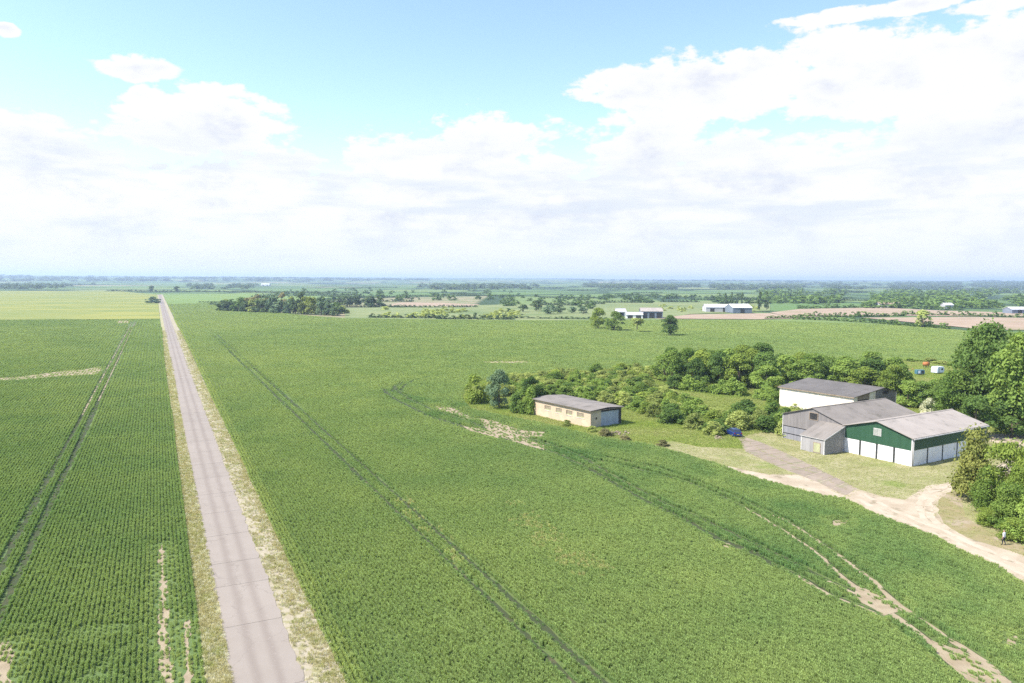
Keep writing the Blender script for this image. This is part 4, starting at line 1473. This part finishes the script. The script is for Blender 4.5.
# ------------------------------------------------------------------ blue car
m_blue = bpy.data.materials.new('blue_car_paint')
m_blue.use_nodes = True
pb = m_blue.node_tree.nodes['Principled BSDF']
pb.inputs['Base Color'].default_value = (0.014, 0.034, 0.14, 1)
pb.inputs['Roughness'].default_value = 0.3
pb.inputs['Coat Weight'].default_value = 0.6
m_glass = bpy.data.materials.new('car_glass')
m_glass.use_nodes = True
pb = m_glass.node_tree.nodes['Principled BSDF']
pb.inputs['Base Color'].default_value = (0.03, 0.04, 0.05, 1)
pb.inputs['Roughness'].default_value = 0.08
m_tyre = surf('tyre', (0.02, 0.02, 0.02), rough=0.9)
m_rim = surf('alloy', (0.5, 0.5, 0.5), rough=0.35, metal=0.8)
m_red = surf('tail_lamp_red', (0.35, 0.02, 0.02), rough=0.3)
m_plate = surf('number_plate_yellow', (0.6, 0.5, 0.08), rough=0.5)
cp = G(733.5, 435.6)
c0, c1 = np.array(G(752, 447)), np.array(G(738, 434))
chd = math.atan2(c1[1] - c0[1], c1[0] - c0[0]) + math.radians(12)
car = tag(empty('parked_car', (*cp, 0.058), chd), 'blue hatchback parked at the end of the concrete drive', 'car')
prof = [(-2.02, 0.42), (-2.04, 0.75), (-1.98, 0.92), (-1.2, 0.96), (0.9, 0.94), (1.75, 0.80), (2.0, 0.66), (2.03, 0.40), (1.75, 0.24), (-1.85, 0.24)]
bm = bmesh.new()
rings = []
for yy, sx_, sz_ in ((-0.86, 0.97, 0.94), (-0.80, 1.0, 1.0), (0.80, 1.0, 1.0), (0.86, 0.97, 0.94)):
    rings.append([bm.verts.new((x_ * sx_, yy, 0.24 + (z_ - 0.24) * sz_)) for x_, z_ in prof])
nP = len(prof)
for r0_, r1_ in zip(rings[:-1], rings[1:]):
    for i in range(nP):
        bm.faces.new((r0_[i], r0_[(i + 1) % nP], r1_[(i + 1) % nP], r1_[i]))
bm.faces.new(rings[0])
bm.faces.new(rings[-1][::-1])
bmesh.ops.recalc_face_normals(bm, faces=bm.faces)
me = bpy.data.meshes.new('body')
bm.to_mesh(me)
bm.free()
me.materials.append(m_blue)
body = link(bpy.data.objects.new('body', me), car)
cabv = [(-1.92, .78, .93), (0.95, .78, .93), (0.25, .60, 1.45), (-1.35, .60, 1.45)]
cv_ = [(x_, -y_, z_) for x_, y_, z_ in cabv] + cabv
cabin = fix_normals(mesh_obj('cabin', cv_, [[0, 1, 2, 3], [4, 5, 6, 7], [0, 1, 5, 4], [1, 2, 6, 5], [2, 3, 7, 6], [3, 0, 4, 7]], m_blue, car))


def face_quad(name, q, off, mat, parent):
    q = [Vector(v) for v in q]
    n_ = (q[1] - q[0]).cross(q[2] - q[1]).normalized()
    c_ = sum(q, Vector()) / 4
    if n_.dot(c_ - Vector((-0.4, 0, 1.0))) < 0:
        n_ = -n_
    q = [c_ + (v - c_) * 0.86 + n_ * 0.002 for v in q]
    return prism(name, q, n_ * off, mat, parent)


face_quad('windscreen', [cv_[1], cv_[2], cv_[6], cv_[5]], 0.012, m_glass, cabin)
face_quad('rear_window', [cv_[3], cv_[0], cv_[4], cv_[7]], 0.012, m_glass, cabin)
for k in (0, 4):
    a_, b__, c_, d_ = (Vector(cv_[k + i]) for i in range(4))
    m1, m2 = (a_ + b__) / 2, (c_ + d_) / 2
    face_quad('side_window', [a_, m1, m2, d_], 0.012, m_glass, cabin)
    face_quad('side_window', [m1, b__, c_, m2], 0.012, m_glass, cabin)
for xx in (-1.3, 1.28):
    for s_ in (-1, 1):
        wl = tube('wheel', (xx, s_ * 0.68, 0.31), (xx, s_ * 0.875, 0.31), 0.31, 0.31, m_tyre, car, 18)
        tube('rim', (xx, s_ * 0.875, 0.31), (xx, s_ * 0.885, 0.31), 0.19, 0.18, m_rim, wl, 14)
for s_ in (-1, 1):
    box('tail_lamp', -2.06, -2.02, s_ * 0.68 - 0.11, s_ * 0.68 + 0.11, 0.72, 0.9, m_red, car)
    box('headlamp', 1.93, 2.02, s_ * 0.62 - 0.16, s_ * 0.62 + 0.16, 0.6, 0.72, m_rim, car)
    box('wing_mirror', 0.62, 0.78, s_ * 0.93 - 0.09, s_ * 0.93 + 0.09, 0.95, 1.08, m_blue, car, 0.02)
box('number_plate', -2.07, -2.05, -0.26, 0.26, 0.52, 0.63, m_plate, car)
box('rear_bumper', -2.10, -1.95, -0.80, 0.80, 0.27, 0.48, m_blue, car, 0.03)

# ------------------------------------------------------------------ person
m_shirt = surf('white_shirt', (0.78, 0.80, 0.83), (0.7, 0.72, 0.76), 6.0, rough=0.9)
m_trou = surf('dark_trousers', (0.02, 0.024, 0.035), (0.03, 0.034, 0.045), 6.0, rough=0.9)
m_skin = surf('skin', (0.50, 0.32, 0.24), (0.46, 0.29, 0.21), 6.0, rough=0.6)
m_shoe = surf('shoe', (0.03, 0.025, 0.02), rough=0.7)
m_hair = surf('grey_brown_hair', (0.12, 0.09, 0.06), (0.2, 0.16, 0.12), 20.0, rough=0.9)
jv, je, jr = [], [], []


def jnt(pos, r, par=None):
    jv.append(pos)
    jr.append(r if isinstance(r, tuple) else (r, r))
    if par is not None:
        je.append((par, len(jv) - 1))
    return len(jv) - 1


pel = jnt((0, 0, 0.95), (0.15, 0.11))
wai = jnt((0.0, 0, 1.10), (0.14, 0.10), pel)
che = jnt((0.015, 0, 1.30), (0.165, 0.115), wai)
shl = jnt((0.0, 0, 1.43), (0.13, 0.085), che)
nek = jnt((0.005, 0, 1.51), 0.055, shl)
jaw = jnt((0.02, 0, 1.585), (0.072, 0.078), nek)
hd = jnt((0.012, 0, 1.67), (0.078, 0.095), jaw)
crn = jnt((0.005, 0, 1.735), (0.055, 0.065), hd)
nos = jnt((0.118, 0, 1.625), 0.016, jaw)
for s_, kf, ff in ((1, 0.06, 0.10), (-1, -0.02, -0.14)):
    hip = jnt((0.0, s_ * 0.095, 0.87), 0.098, pel)
    kn = jnt((kf + 0.03, s_ * 0.10, 0.50), 0.066, hip)
    clf = jnt(((kf + ff) / 2 + 0.01, s_ * 0.10, 0.33), 0.058, kn)
    ank = jnt((ff, s_ * 0.105, 0.09), 0.044, clf)
    hee = jnt((ff + 0.06, s_ * 0.108, 0.045), (0.042, 0.042), ank)
    jnt((ff + 0.19, s_ * 0.12, 0.032), (0.036, 0.028), hee)
for s_, ex in ((1, -0.04), (-1, 0.03)):
    sh = jnt((0.0, s_ * 0.185, 1.40), 0.066, shl)
    el_ = jnt((ex - 0.03, s_ * 0.235, 1.12), 0.046, sh)
    wr = jnt((ex + 0.09, s_ * 0.235, 0.90), 0.029, el_)
    pm = jnt((ex + 0.115, s_ * 0.232, 0.82), (0.020, 0.036), wr)
    for q_, fl in ((-0.030, 0.058), (-0.010, 0.068), (0.010, 0.064), (0.028, 0.05)):
        k1 = jnt((ex + 0.125 + q_, s_ * 0.230, 0.775), 0.0095, pm)
        k2 = jnt((ex + 0.128 + q_, s_ * 0.222, 0.775 - fl * 0.6), 0.0085, k1)
        jnt((ex + 0.124 + q_, s_ * 0.210, 0.775 - fl), 0.0075, k2)
    t1_ = jnt((ex + 0.155, s_ * 0.225, 0.835), 0.011, wr)
    jnt((ex + 0.172, s_ * 0.215, 0.795), 0.0095, t1_)
me = bpy.data.meshes.new('body_rig')
me.from_pydata(jv, je, [])
tmp = bpy.data.objects.new('body_rig', me)
COL.objects.link(tmp)
md = tmp.modifiers.new('skin', 'SKIN')
md.use_smooth_shade = True
for i, r_ in enumerate(jr):
    me.skin_vertices[0].data[i].radius = r_
me.skin_vertices[0].data[0].use_root = True
sb = tmp.modifiers.new('sub', 'SUBSURF')
sb.levels = sb.render_levels = 2
dg = bpy.context.evaluated_depsgraph_get()
bme = bpy.data.meshes.new_from_object(tmp.evaluated_get(dg))
bpy.data.objects.remove(tmp)
bme.name = 'body'
bme.materials.clear()
for m_ in (m_shirt, m_trou, m_skin, m_shoe):
    bme.materials.append(m_)
for pl in bme.polygons:
    c_ = pl.center
    arm = abs(c_.y) > 0.17 and c_.z < 1.36
    if arm:
        mi = 0 if c_.z > 1.16 else 2
    elif c_.z > 1.475:
        mi = 2
    elif c_.z > 0.93:
        mi = 0
    elif c_.z > 0.075:
        mi = 1
    else:
        mi = 3
    pl.material_index = mi
    pl.use_smooth = True
pp = G(1003.6, 545.3)
per = tag(empty('person', (*pp, 0.04), math.radians(118)), 'person in white shirt and dark trousers standing by the track', 'person')
link(bpy.data.objects.new('body', bme), per)
bm = bmesh.new()
bmesh.ops.create_uvsphere(bm, u_segments=16, v_segments=10, radius=1.0)
for v in bm.verts:
    v.co = Vector((v.co.x * 0.098 - 0.008, v.co.y * 0.086, v.co.z * 0.105 + 1.69))
bmesh.ops.delete(bm, geom=[v for v in bm.verts if v.co.z < 1.60 or (v.co.x > 0.045 and v.co.z < 1.735) or (v.co.z < 1.665 and v.co.x > -0.02)], context='VERTS')
me = bpy.data.meshes.new('hair')
bm.to_mesh(me)
bm.free()
me.materials.append(m_hair)
link(bpy.data.objects.new('hair', me), per)

# ------------------------------------------------------------------ trees and bushes placed
# single ones that can be told apart
ptree('willow_bush', 499, 408.5, 38, 30, 'tree', 'willow', 1, 'grey green rounded willow left of the brick shed', 'tree', clear=0.03)
ptree('golden_bush', 476, 403, 28, 30, 'bush', 'gold', 2, 'yellow green bush at the left tip of the scrub', 'bush', single=True)
ptree('elder_bush', 519, 413, 21, 23, 'bush', 'oak', 3, 'dark bush close left of the brick shed corner', 'bush', single=True)
ptree('elder_bush', 530, 414, 25, 22, 'bush', 'ash', 1, 'green bush touching the rear corner of the brick shed', 'bush', single=True)
ptree('hawthorn_tree', 532, 399, 22, 24, 'tree', 'oak', 2, 'dark round hawthorn behind the willow', 'tree', clear=0.05)
ptree('field_tree', 598, 328.5, 20, 19, 'tree', 'gold', 3, 'leftmost lone field tree, golden topped and tall', 'tree', clear=0.05)
ptree('field_tree', 614, 330.5, 18.5, 22, 'tree', 'ash', 4, 'wide bushy lone field tree second from left', 'tree', clear=0.02)
ptree('field_tree', 637, 332, 14, 18, 'far', 'scrub', 5, 'thin sparse lone tree with bare stem in the field', 'tree', clear=0.42)
ptree('field_tree', 670, 335.5, 20, 22, 'tree', 'oak', 6, 'rightmost lone field tree, dark and stepped', 'tree', clear=0.04)
ptree('hedge_tree', 922, 327, 16, 19, 'far', 'scrub', 7, 'loose pale tree in the hedge before the brown field', 'tree', clear=0.1)
ptree('mound_bush', 154, 303, 6.0, 19, 'farbush', 'willow', 2, 'low domed thicket beside the far end of the road', 'thicket', single=True)

# big trees at the right edge, behind the barns
BIG = [(984, 424, 100, 74, 'big', 'oak', 1, 'tallest dark tree rising behind the green barn roof'),
       (1026, 436, 100, 84, 'big', 'ash', 2, 'big broad tree cut by the right edge of the picture'),
       (1006, 428, 72, 66, 'big', 'oak', 3, 'dense tree between the tallest tree and the picture edge'),
       (962, 422, 52, 54, 'big', 'ash', 4, 'mid green tree right behind the green barn ridge'),
       (944, 415, 30, 40, 'big', 'oak', 5, 'dark tree behind the left part of the green barn roof'),
       (908, 407, 26, 36, 'tree', 'ash', 6, 'round tree behind the right end of the white shed'),
       (1040, 425, 78, 70, 'big', 'ash', 7, 'tree half out of frame below the broad right tree'),
       (884, 392, 28, 32, 'tree', 'gold', 8, 'yellowish tree above the right end of the white shed roof'),
       (922, 408, 26, 34, 'tree', 'oak', 3, 'dark tree just right of the white shed end wall'),
       (900, 399, 24, 30, 'tree', 'ash', 4, 'fresh green tree over the far corner of the white shed'),
       (936, 404, 24, 32, 'tree', 'ash', 5, 'fresh green tree below the caravan clearing'),
       (957, 408, 34, 38, 'tree', 'oak', 1, 'dark tree left of the tallest tree, above the green roof'),
       (975, 437, 40, 44, 'tree', 'oak', 9, 'lower dark tree by the dirt yard behind the green barn'),
       (1012, 438, 36, 52, 'tree', 'oak', 2, 'shady tree at the rear of the dirt yard')]
for (px, py, hp, wp, k, lm, v, lab) in BIG:
    ptree('broadleaf_tree', px, py, hp, wp, k, lm, v, lab, 'tree', clear=0.05)
ptree('blossom_bush', 929, 414, 15, 17, 'bush', 'blossom', 4, 'pale blossoming bush against the dark trees behind the barns', 'bush', single=True)

# the clump beside the loop of the track
CL = [('fir', 973, 499, 70, 46, 'fir', 1, 'spiky tawny conifer at the left tip of the near clump'),
      ('near', 1004, 512, 74, 54, 'gold', 2, 'tall yellow green tree in the middle of the near clump'),
      ('near', 1030, 524, 88, 50, 'gold', 1, 'golden green tree at the right of the near clump'),
      ('near', 990, 512, 46, 42, 'ash', 2, 'leafy green bush below the spiky conifer'),
      ('near', 1010, 530, 46, 44, 'ash', 3, 'leafy green bush just behind the standing person'),
      ('near', 1036, 545, 52, 52, 'ash', 4, 'green bush at picture edge right of the standing person'),
      ('near', 1044, 505, 80, 60, 'ash', 5, 'tree out at the right edge above the near clump'),
      ('near', 992, 525, 22, 34, 'gold', 6, 'low pale green bush fronting the near clump'),
      ('near', 1017, 540, 22, 36, 'gold', 2, 'low yellow green bush next to the standing person')]
for (k, px, py, hp, wp, lm, v, lab) in CL:
    nm = 'conifer' if k == 'fir' else 'clump_bush'
    ptree(nm, px, py, hp, wp, k, lm, v, lab, 'tree' if hp >= 70 else 'bush', clear=0.02)


def poisson_poly(poly, rmin, seed, tries=6000):
    rg = random.Random(seed)
    xs, ys = [q[0] for q in poly], [q[1] for q in poly]
    pts = []
    cand = np.array([(rg.uniform(min(xs), max(xs)), rg.uniform(min(ys), max(ys))) for _ in range(tries)])
    cand = cand[in_poly(cand[:, 0], cand[:, 1], poly)]
    for c_ in cand:
        if all((c_[0] - q[0]) ** 2 + (c_[1] - q[1]) ** 2 > rmin * rmin for q in pts):
            pts.append(tuple(c_))
    return pts


# scrub thicket
scrub_poly = W([(497, 396), (545, 397), (628, 407), (655, 418), (690, 430), (714, 436), (727, 431), (735, 422), (712, 412), (684, 403), (660, 394), (640, 386), (652, 377), (640, 369), (580, 374), (520, 378), (490, 385)])
rg = random.Random(31)
for i, q in enumerate(poisson_poly(scrub_poly, 3.5, 5)):
    d_ = math.hypot(*q)
    h_ = rg.uniform(1.6, 3.2)
    lm = rg.choice(['scrub', 'scrub', 'gold', 'ash', 'ash', 'scrub', 'oak', 'scrub', 'ash'])
    look = {'scrub': 'olive', 'gold': 'yellowish', 'ash': 'fresh green', 'oak': 'dark green'}[lm]
    size = 'low' if h_ < 2.0 else 'medium' if h_ < 2.5 else 'tall'
    ax_ = q[0] / q[1]
    where = 'left of and behind the brick shed' if ax_ < 0.10 else 'right behind the brick shed' if ax_ < 0.16 else 'in the middle of the thicket' if ax_ < 0.22 else 'at the car end of the thicket'
    where += ', far side' if q[1] > 185 else ', near side'
    tree('scrub_bush', q, h_, rg.uniform(4.6, 6.8), 'bush', lm, rg.randint(1, 5), '%s %s scrub bush %s' % (size, look, where), 'bush', 'bushes of the scrub thicket', single=True)
hedge_poly = W([(733, 432), (752, 430), (772, 434), (790, 436), (789, 424), (770, 420), (745, 420), (730, 424)])
for i, q in enumerate(poisson_poly(hedge_poly, 3.4, 6)):
    tree('scrub_bush', q, rg.uniform(3.0, 4.4), rg.uniform(4.5, 6.2), 'bush', rg.choice(['ash', 'oak', 'scrub']), rg.randint(1, 5),
         'bush between blue car and grey barn, ' + ('next to the car' if q[0] / q[1] < 0.325 else 'next to the barn' if q[0] / q[1] > 0.36 else 'halfway'), 'bush', 'bushes between car and barn', single=True)
for k, (px, py, hp, wp, lab) in enumerate(((592, 432, 7, 12, 'low weed clump at the near corner of the brick shed'), (606, 436, 9, 16, 'straggly weeds in front of the pale blue door'),
                                           (567, 426, 6, 12, 'weeds against the long brick wall'), (663, 446, 6, 14, 'small straw-coloured weed clump at the crop edge'),
                                           (625, 441, 7, 14, 'brownish weeds right of the brick shed rubble'))):
    ptree('weed_clump', px, py, hp, wp, 'bush', 'brown' if k in (1, 3, 4) else 'scrub', k + 1, lab, 'weeds', single=True)
for k, (px, py, hp, wp) in enumerate(((812, 409, 8, 30), (828, 411, 10, 30), (798, 408, 7, 24), (842, 413, 9, 24))):
    ptree('scrub_bush', px, py, hp, wp, 'bush', 'scrub', k + 1, 'low bush between grey barn roof and white shed wall', 'bush', 'bushes between the two sheds', single=True)
# wood behind the sheds
wood_poly = W([(655, 385), (662, 376), (700, 374), (770, 376), (835, 383), (885, 390), (905, 397), (895, 402), (846, 392), (786, 391), (770, 393), (745, 391), (715, 389), (680, 386)])
for i, q in enumerate(poisson_poly(wood_poly, 5.6, 9)):
    lm = rg.choice(['oak', 'ash', 'ash', 'oak', 'gold', 'ash'])
    h_ = rg.uniform(6.2, 10.2)
    ax_ = q[0] / q[1]
    look = {'gold': 'yellow green', 'ash': 'fresh green', 'oak': 'dark green'}[lm]
    size = 'low' if h_ < 7.5 else 'medium' if h_ < 8.9 else 'tall'
    where = 'at the left end of the small wood' if ax_ < 0.27 else 'in the middle of the small wood' if ax_ < 0.36 else 'of the small wood behind the white shed roof' if ax_ < 0.46 else 'at the right end of the small wood'
    tree('wood_tree', q, h_, rg.uniform(7.5, 10.5), 'tree', lm, rg.randint(1, 5),
         '%s %s tree %s' % (size, look, where), 'tree', 'trees of the small wood', clear=0.06)
front = W([(676, 389), (705, 392), (735, 395), (764, 398)])
for i, q in enumerate(densify(front, 4.0, 0.8, 3, False)):
    tree('wood_bush', q, rg.uniform(3.0, 4.5), rg.uniform(5, 7), 'bush', rg.choice(['oak', 'ash']), rg.randint(1, 5),
         'dark bush along the front edge of the small wood', 'bush', 'bushes edging the small wood', single=True)
for k, (px, py, hp) in enumerate(((775, 405, 12), (783, 402, 14), (768, 401, 12))):
    ptree('wood_bush', px, py, hp, 20, 'bush', 'ash', k + 1, 'green bush beside the left end of the white shed', 'bush', 'bushes at the white shed end', single=True)
back = W([(868, 376), (905, 381), (950, 390), (985, 397), (1030, 402)])
for i, q in enumerate(densify(back, 8.0, 2.0, 6, False)):
    if 0.50 < q[0] / q[1] < 0.605:
        continue
    tree('wood_tree', q, rg.uniform(5, 8), rg.uniform(8, 11), 'tree', rg.choice(['oak', 'ash']), rg.randint(1, 5),
         'tree in the row behind the right-hand barns', 'tree', 'trees in row behind the barns', clear=0.05)
hedge = W([(893, 362), (912, 361), (930, 362), (955, 366)])
for i, q in enumerate(densify(hedge, 6.0, 1.0, 7, False)):
    tree('hedge_bush', q, rg.uniform(1.2, 1.9), rg.uniform(5, 8), 'bush', rg.choice(['ash', 'scrub']), rg.randint(1, 5),
         'low hedge bush behind the caravan clearing', 'bush', 'hedge behind the clearing', single=True)

# tree belt across the field
for i in range(30):
    f_ = i / 29
    px = 222 + 120 * f_ + rg.uniform(-2, 2)
    row = i % 2
    py = 310.5 + 5.0 * f_ - row * 2.2
    hp = np.interp(px, [220, 240, 265, 290, 310, 325, 343], [9, 12, 14, 16, 18.5, 16, 9]) * rg.uniform(0.85, 1.1)
    br = row == 1 and 235 < px < 300 and rg.random() < 0.7
    lm = 'brown' if br else rg.choice(['blue', 'oak', 'willow', 'scrub'])
    ptree('belt_tree', px, py, hp, rg.uniform(14, 20), 'belt', lm, rg.randint(1, 6),
          {'brown': 'tan-leaved', 'scrub': 'olive', 'willow': 'grey green'}.get(lm, 'dark') + ' tree in the belt across the field, '
          + ('back' if row else 'front') + ' row, ' + ('low left end' if px < 250 else 'left of centre' if px < 282 else 'tall right of centre' if px < 318 else 'right end'), 'tree',
          'trees of the belt', clear=0.0)
for i, (px, py, hp, wp) in enumerate(((347, 306, 11, 13), (356, 306, 12, 12), (371, 307, 12, 16), (379, 307, 10, 13), (340, 305, 10, 12))):
    ptree('copse_tree', px, py, hp, wp, 'belt', 'blue', i + 1, 'dark tree in the little copse right of the tree belt', 'tree', 'copse right of the belt', clear=0.06)
for i, (px, py, hp, wp) in enumerate(((759.5, 310.5, 18, 6.5), (766.5, 310.5, 18.5, 7))):
    ptree('poplar', px, py, hp, wp, 'column', 'blue', i + 1, ('left', 'right')[i] + ' one of two tall dark poplars beside the white-roofed barns', 'tree', clear=0.03)
for i, px in enumerate((725.5, 731.5, 737, 742)):
    ptree('poplar', px, 305, 11.5 + (i % 2), 4.6, 'column', 'blue', i + 1, 'slim poplar in the row behind the white-roofed barns', 'tree', 'poplar row', clear=0.03)
ptree('poplar', 632, 303.5, 10.5, 4, 'column', 'blue', 3, 'lone slim poplar behind the distant farmstead', 'tree', clear=0.03)
for i, (px, py, hp, wp) in enumerate(((536, 311, 10, 15), (550, 314, 9, 16), (560, 313, 8, 13), (583, 314, 7, 12), (523, 312, 7, 12), (572, 313, 6, 11))):
    ptree('willow_bush', px, py, hp, wp, 'far', 'willow' if i % 2 else 'blue', i + 1, 'grey green clump of willow beyond the field centre', 'tree', 'willow clumps beyond the field', clear=0.03)
for i, (px, py, hp, wp) in enumerate(((152, 291.5, 5.5, 7), (177, 291.5, 5.0, 8))):
    ptree('skyline_tree', px, py, hp, wp, 'far', 'blue', i + 1, ('dark tree straight beyond the end of the road', 'dark tree on the crest right of the road end')[i], 'tree', clear=0.05)

# ------------------------------------------------------------------ distant hedges and woods: masses that cannot be counted
LOW = []
for v in range(4):
    V, Fc, T, cen, rad = crown_data(900 + v, 9, 64, 0.17, 'bush')
    LOW.append((V, T))


def mass(name, places, leafmat, label, cat):
    Vs, Ts = [], []
    for (x_, y_, z_, w_, h_, v) in places:
        V, T = LOW[v % 4]
        a = (x_ * 0.37 + y_ * 0.11) % 6.283
        ca_, sa_ = math.cos(a), math.sin(a)
        Vs.append(np.stack([(V[:, 0] * ca_ - V[:, 1] * sa_) * w_ + x_, (V[:, 0] * sa_ + V[:, 1] * ca_) * w_ + y_, V[:, 2] * h_ + z_], 1))
        Ts.append(np.clip(T * 0.6 + 0.4 * ((x_ * 7.13 + y_ * 3.7) % 1.0), 0, 1))
    V = np.concatenate(Vs)
    me = fill_mesh(name, V, np.arange(len(V)).reshape(-1, 4), np.concatenate(Ts), LEAF[leafmat])
    o = link(bpy.data.objects.new(name, me))
    return tag(o, label, cat, None, 'stuff')


rg = random.Random(77)


def band(x0, x1, y0, y1, n, h0, h1, wf_=1.5):
    res = []
    for _ in range(n):
        px, py = rg.uniform(x0, x1), y0 + (y1 - y0) * rg.random()
        if vnoise(np.array([px]), np.array([py * 6]), 1 / 22, 5)[0] < 0.38:
            continue
        p_ = G(px, py)
        d_ = math.hypot(*p_)
        h_ = rg.uniform(h0, h1)
        z_ = float(hill_h(np.array(p_[0]), np.array(p_[1]))) - 0.4
        res.append((p_[0], p_[1], z_, h_ * wf_ * rg.uniform(0.8, 1.6), h_, rg.randint(0, 3)))
    return res


def hedge_line(pts, step, h0, h1):
    res = []
    for (x_, y_) in densify(W(pts), step, step * 0.2, 5, False):
        h_ = rg.uniform(h0, h1)
        res.append((x_, y_, -0.3, max(step * 1.5, h_ * 1.4), h_, rg.randint(0, 3)))
    return res


mass('far_woodland', band(-60, 270, 284.6, 289.0, 420, 5, 11, 2.2), 'blue', 'bluish woods in the valley left of the picture below the hills', 'woodland')
mass('far_woodland', band(420, 1090, 284.6, 289.5, 900, 8, 14, 2.4) + band(540, 1090, 285.4, 287.4, 1500, 9, 14, 3.2), 'blue', 'long dark blue wood across the right half below the hills', 'woodland')
mass('far_woodland', band(760, 1090, 290, 304, 620, 5, 11, 1.8) + band(860, 1090, 303, 308.5, 220, 5, 9, 1.6), 'oak', 'mixed woods and hedges beyond the brown fields at right', 'woodland')
mass('far_scrub', band(250, 520, 289, 301, 150, 3, 8, 1.6) + band(600, 770, 296, 304, 200, 3, 7, 2.0) + band(500, 600, 296, 312, 110, 2, 6, 2.0), 'oak', 'scattered trees and hedges on the plain in the middle distance', 'scrub')
mass('far_scrub', band(380, 520, 309, 318, 150, 1.5, 4, 2.0) + band(660, 760, 306, 312, 60, 1.5, 3.5, 2.0), 'scrub', 'pale low scrub beyond the far edge of the crop', 'scrub')
mass('hedgerow', hedge_line([(372, 317.5), (400, 317.8), (440, 318.4)], 5, 2, 3.5) + hedge_line([(440, 319), (475, 319.2), (512, 319.5)], 5, 3, 5)
     + hedge_line([(505, 318), (550, 318.6), (606, 319.3)], 4, 1.5, 2.2) + hedge_line([(385, 307), (430, 307.4), (475, 307)], 5, 2, 3)
     + hedge_line([(108, 291.2), (200, 291.7), (330, 293.4)], 9, 2, 4.5) + hedge_line([(200, 302.3), (228, 302.8)], 4, 1.5, 2.5), 'blue', 'dark low hedges edging the far side of the crop', 'hedge')
mass('hedgerow', hedge_line([(795, 319), (830, 320), (880, 323), (945, 328.5)], 4, 2, 4) + hedge_line([(805, 316.2), (850, 316.6), (905, 315.8)], 4, 2, 4.5)
     + hedge_line([(768, 318.5), (800, 317.4)], 4, 2, 3) + hedge_line([(905, 314.5), (960, 315.5), (1040, 317.5)], 5, 2, 4.5)
     + hedge_line([(800, 308.3), (880, 307), (960, 310)], 6, 2, 5), 'oak', 'hedges between the brown fields and the crop at right', 'hedge')

nets = []
for _ in range(62):
    px, py = rg.uniform(240, 1080), 286.5 + 21 * rg.random() ** 1.3
    if px > 640 and py > 303:
        continue
    ln = rg.uniform(25, 110)
    sl_ = rg.uniform(-0.012, 0.02)
    stp = max(4.0, (300 - py) * 0.8)
    nets += hedge_line([(px - ln / 2, py - sl_ * ln / 2), (px + ln / 2, py + sl_ * ln / 2)], stp, 2.0, rg.choice((3.0, 3.5, 5.0)))
mass('hedgerow', nets, 'blue', 'network of thin hedges striping the far plain', 'hedge')
ridge = []
for _ in range(1500):
    a_ = rg.uniform(-0.72, 0.72)
    d_ = rg.uniform(5200, 9500)
    x_, y_ = d_ * math.sin(a_), d_ * math.cos(a_)
    if fbm(np.array([x_]), np.array([y_]), 1 / 1500, 19)[0] < 0.50:
        continue
    h_ = rg.uniform(9, 16)
    ridge.append((x_, y_, float(hill_h(np.array(x_), np.array(y_))) - 1.0, h_ * rg.uniform(4, 7), h_, rg.randint(0, 3)))
mass('far_woodland', ridge, 'blue', 'dark woods along the ridges of the far hills', 'woodland')

# ------------------------------------------------------------------ haze
m_haze = bpy.data.materials.new('haze')
m_haze.use_nodes = True
t = NT(m_haze.node_tree)
t.n.clear()
o_ = t.new('ShaderNodeOutputMaterial')
pv = t.new('ShaderNodeVolumePrincipled')
pv.inputs['Color'].default_value = (0.64, 0.81, 1.0, 1)
pv.inputs['Density'].default_value = 1.35e-4
pv.inputs['Anisotropy'].default_value = 0.2
t.link(pv.outputs[0], o_.inputs['Volume'])
ztop = float(ZZ.max()) + 25
hz = box('haze', -13400, 13400, -2900, 14400, -2.0, ztop, m_haze)
tag(hz, 'thin pale haze over the whole plain', 'haze', None, 'stuff')
print('ground max', ZZ.max())
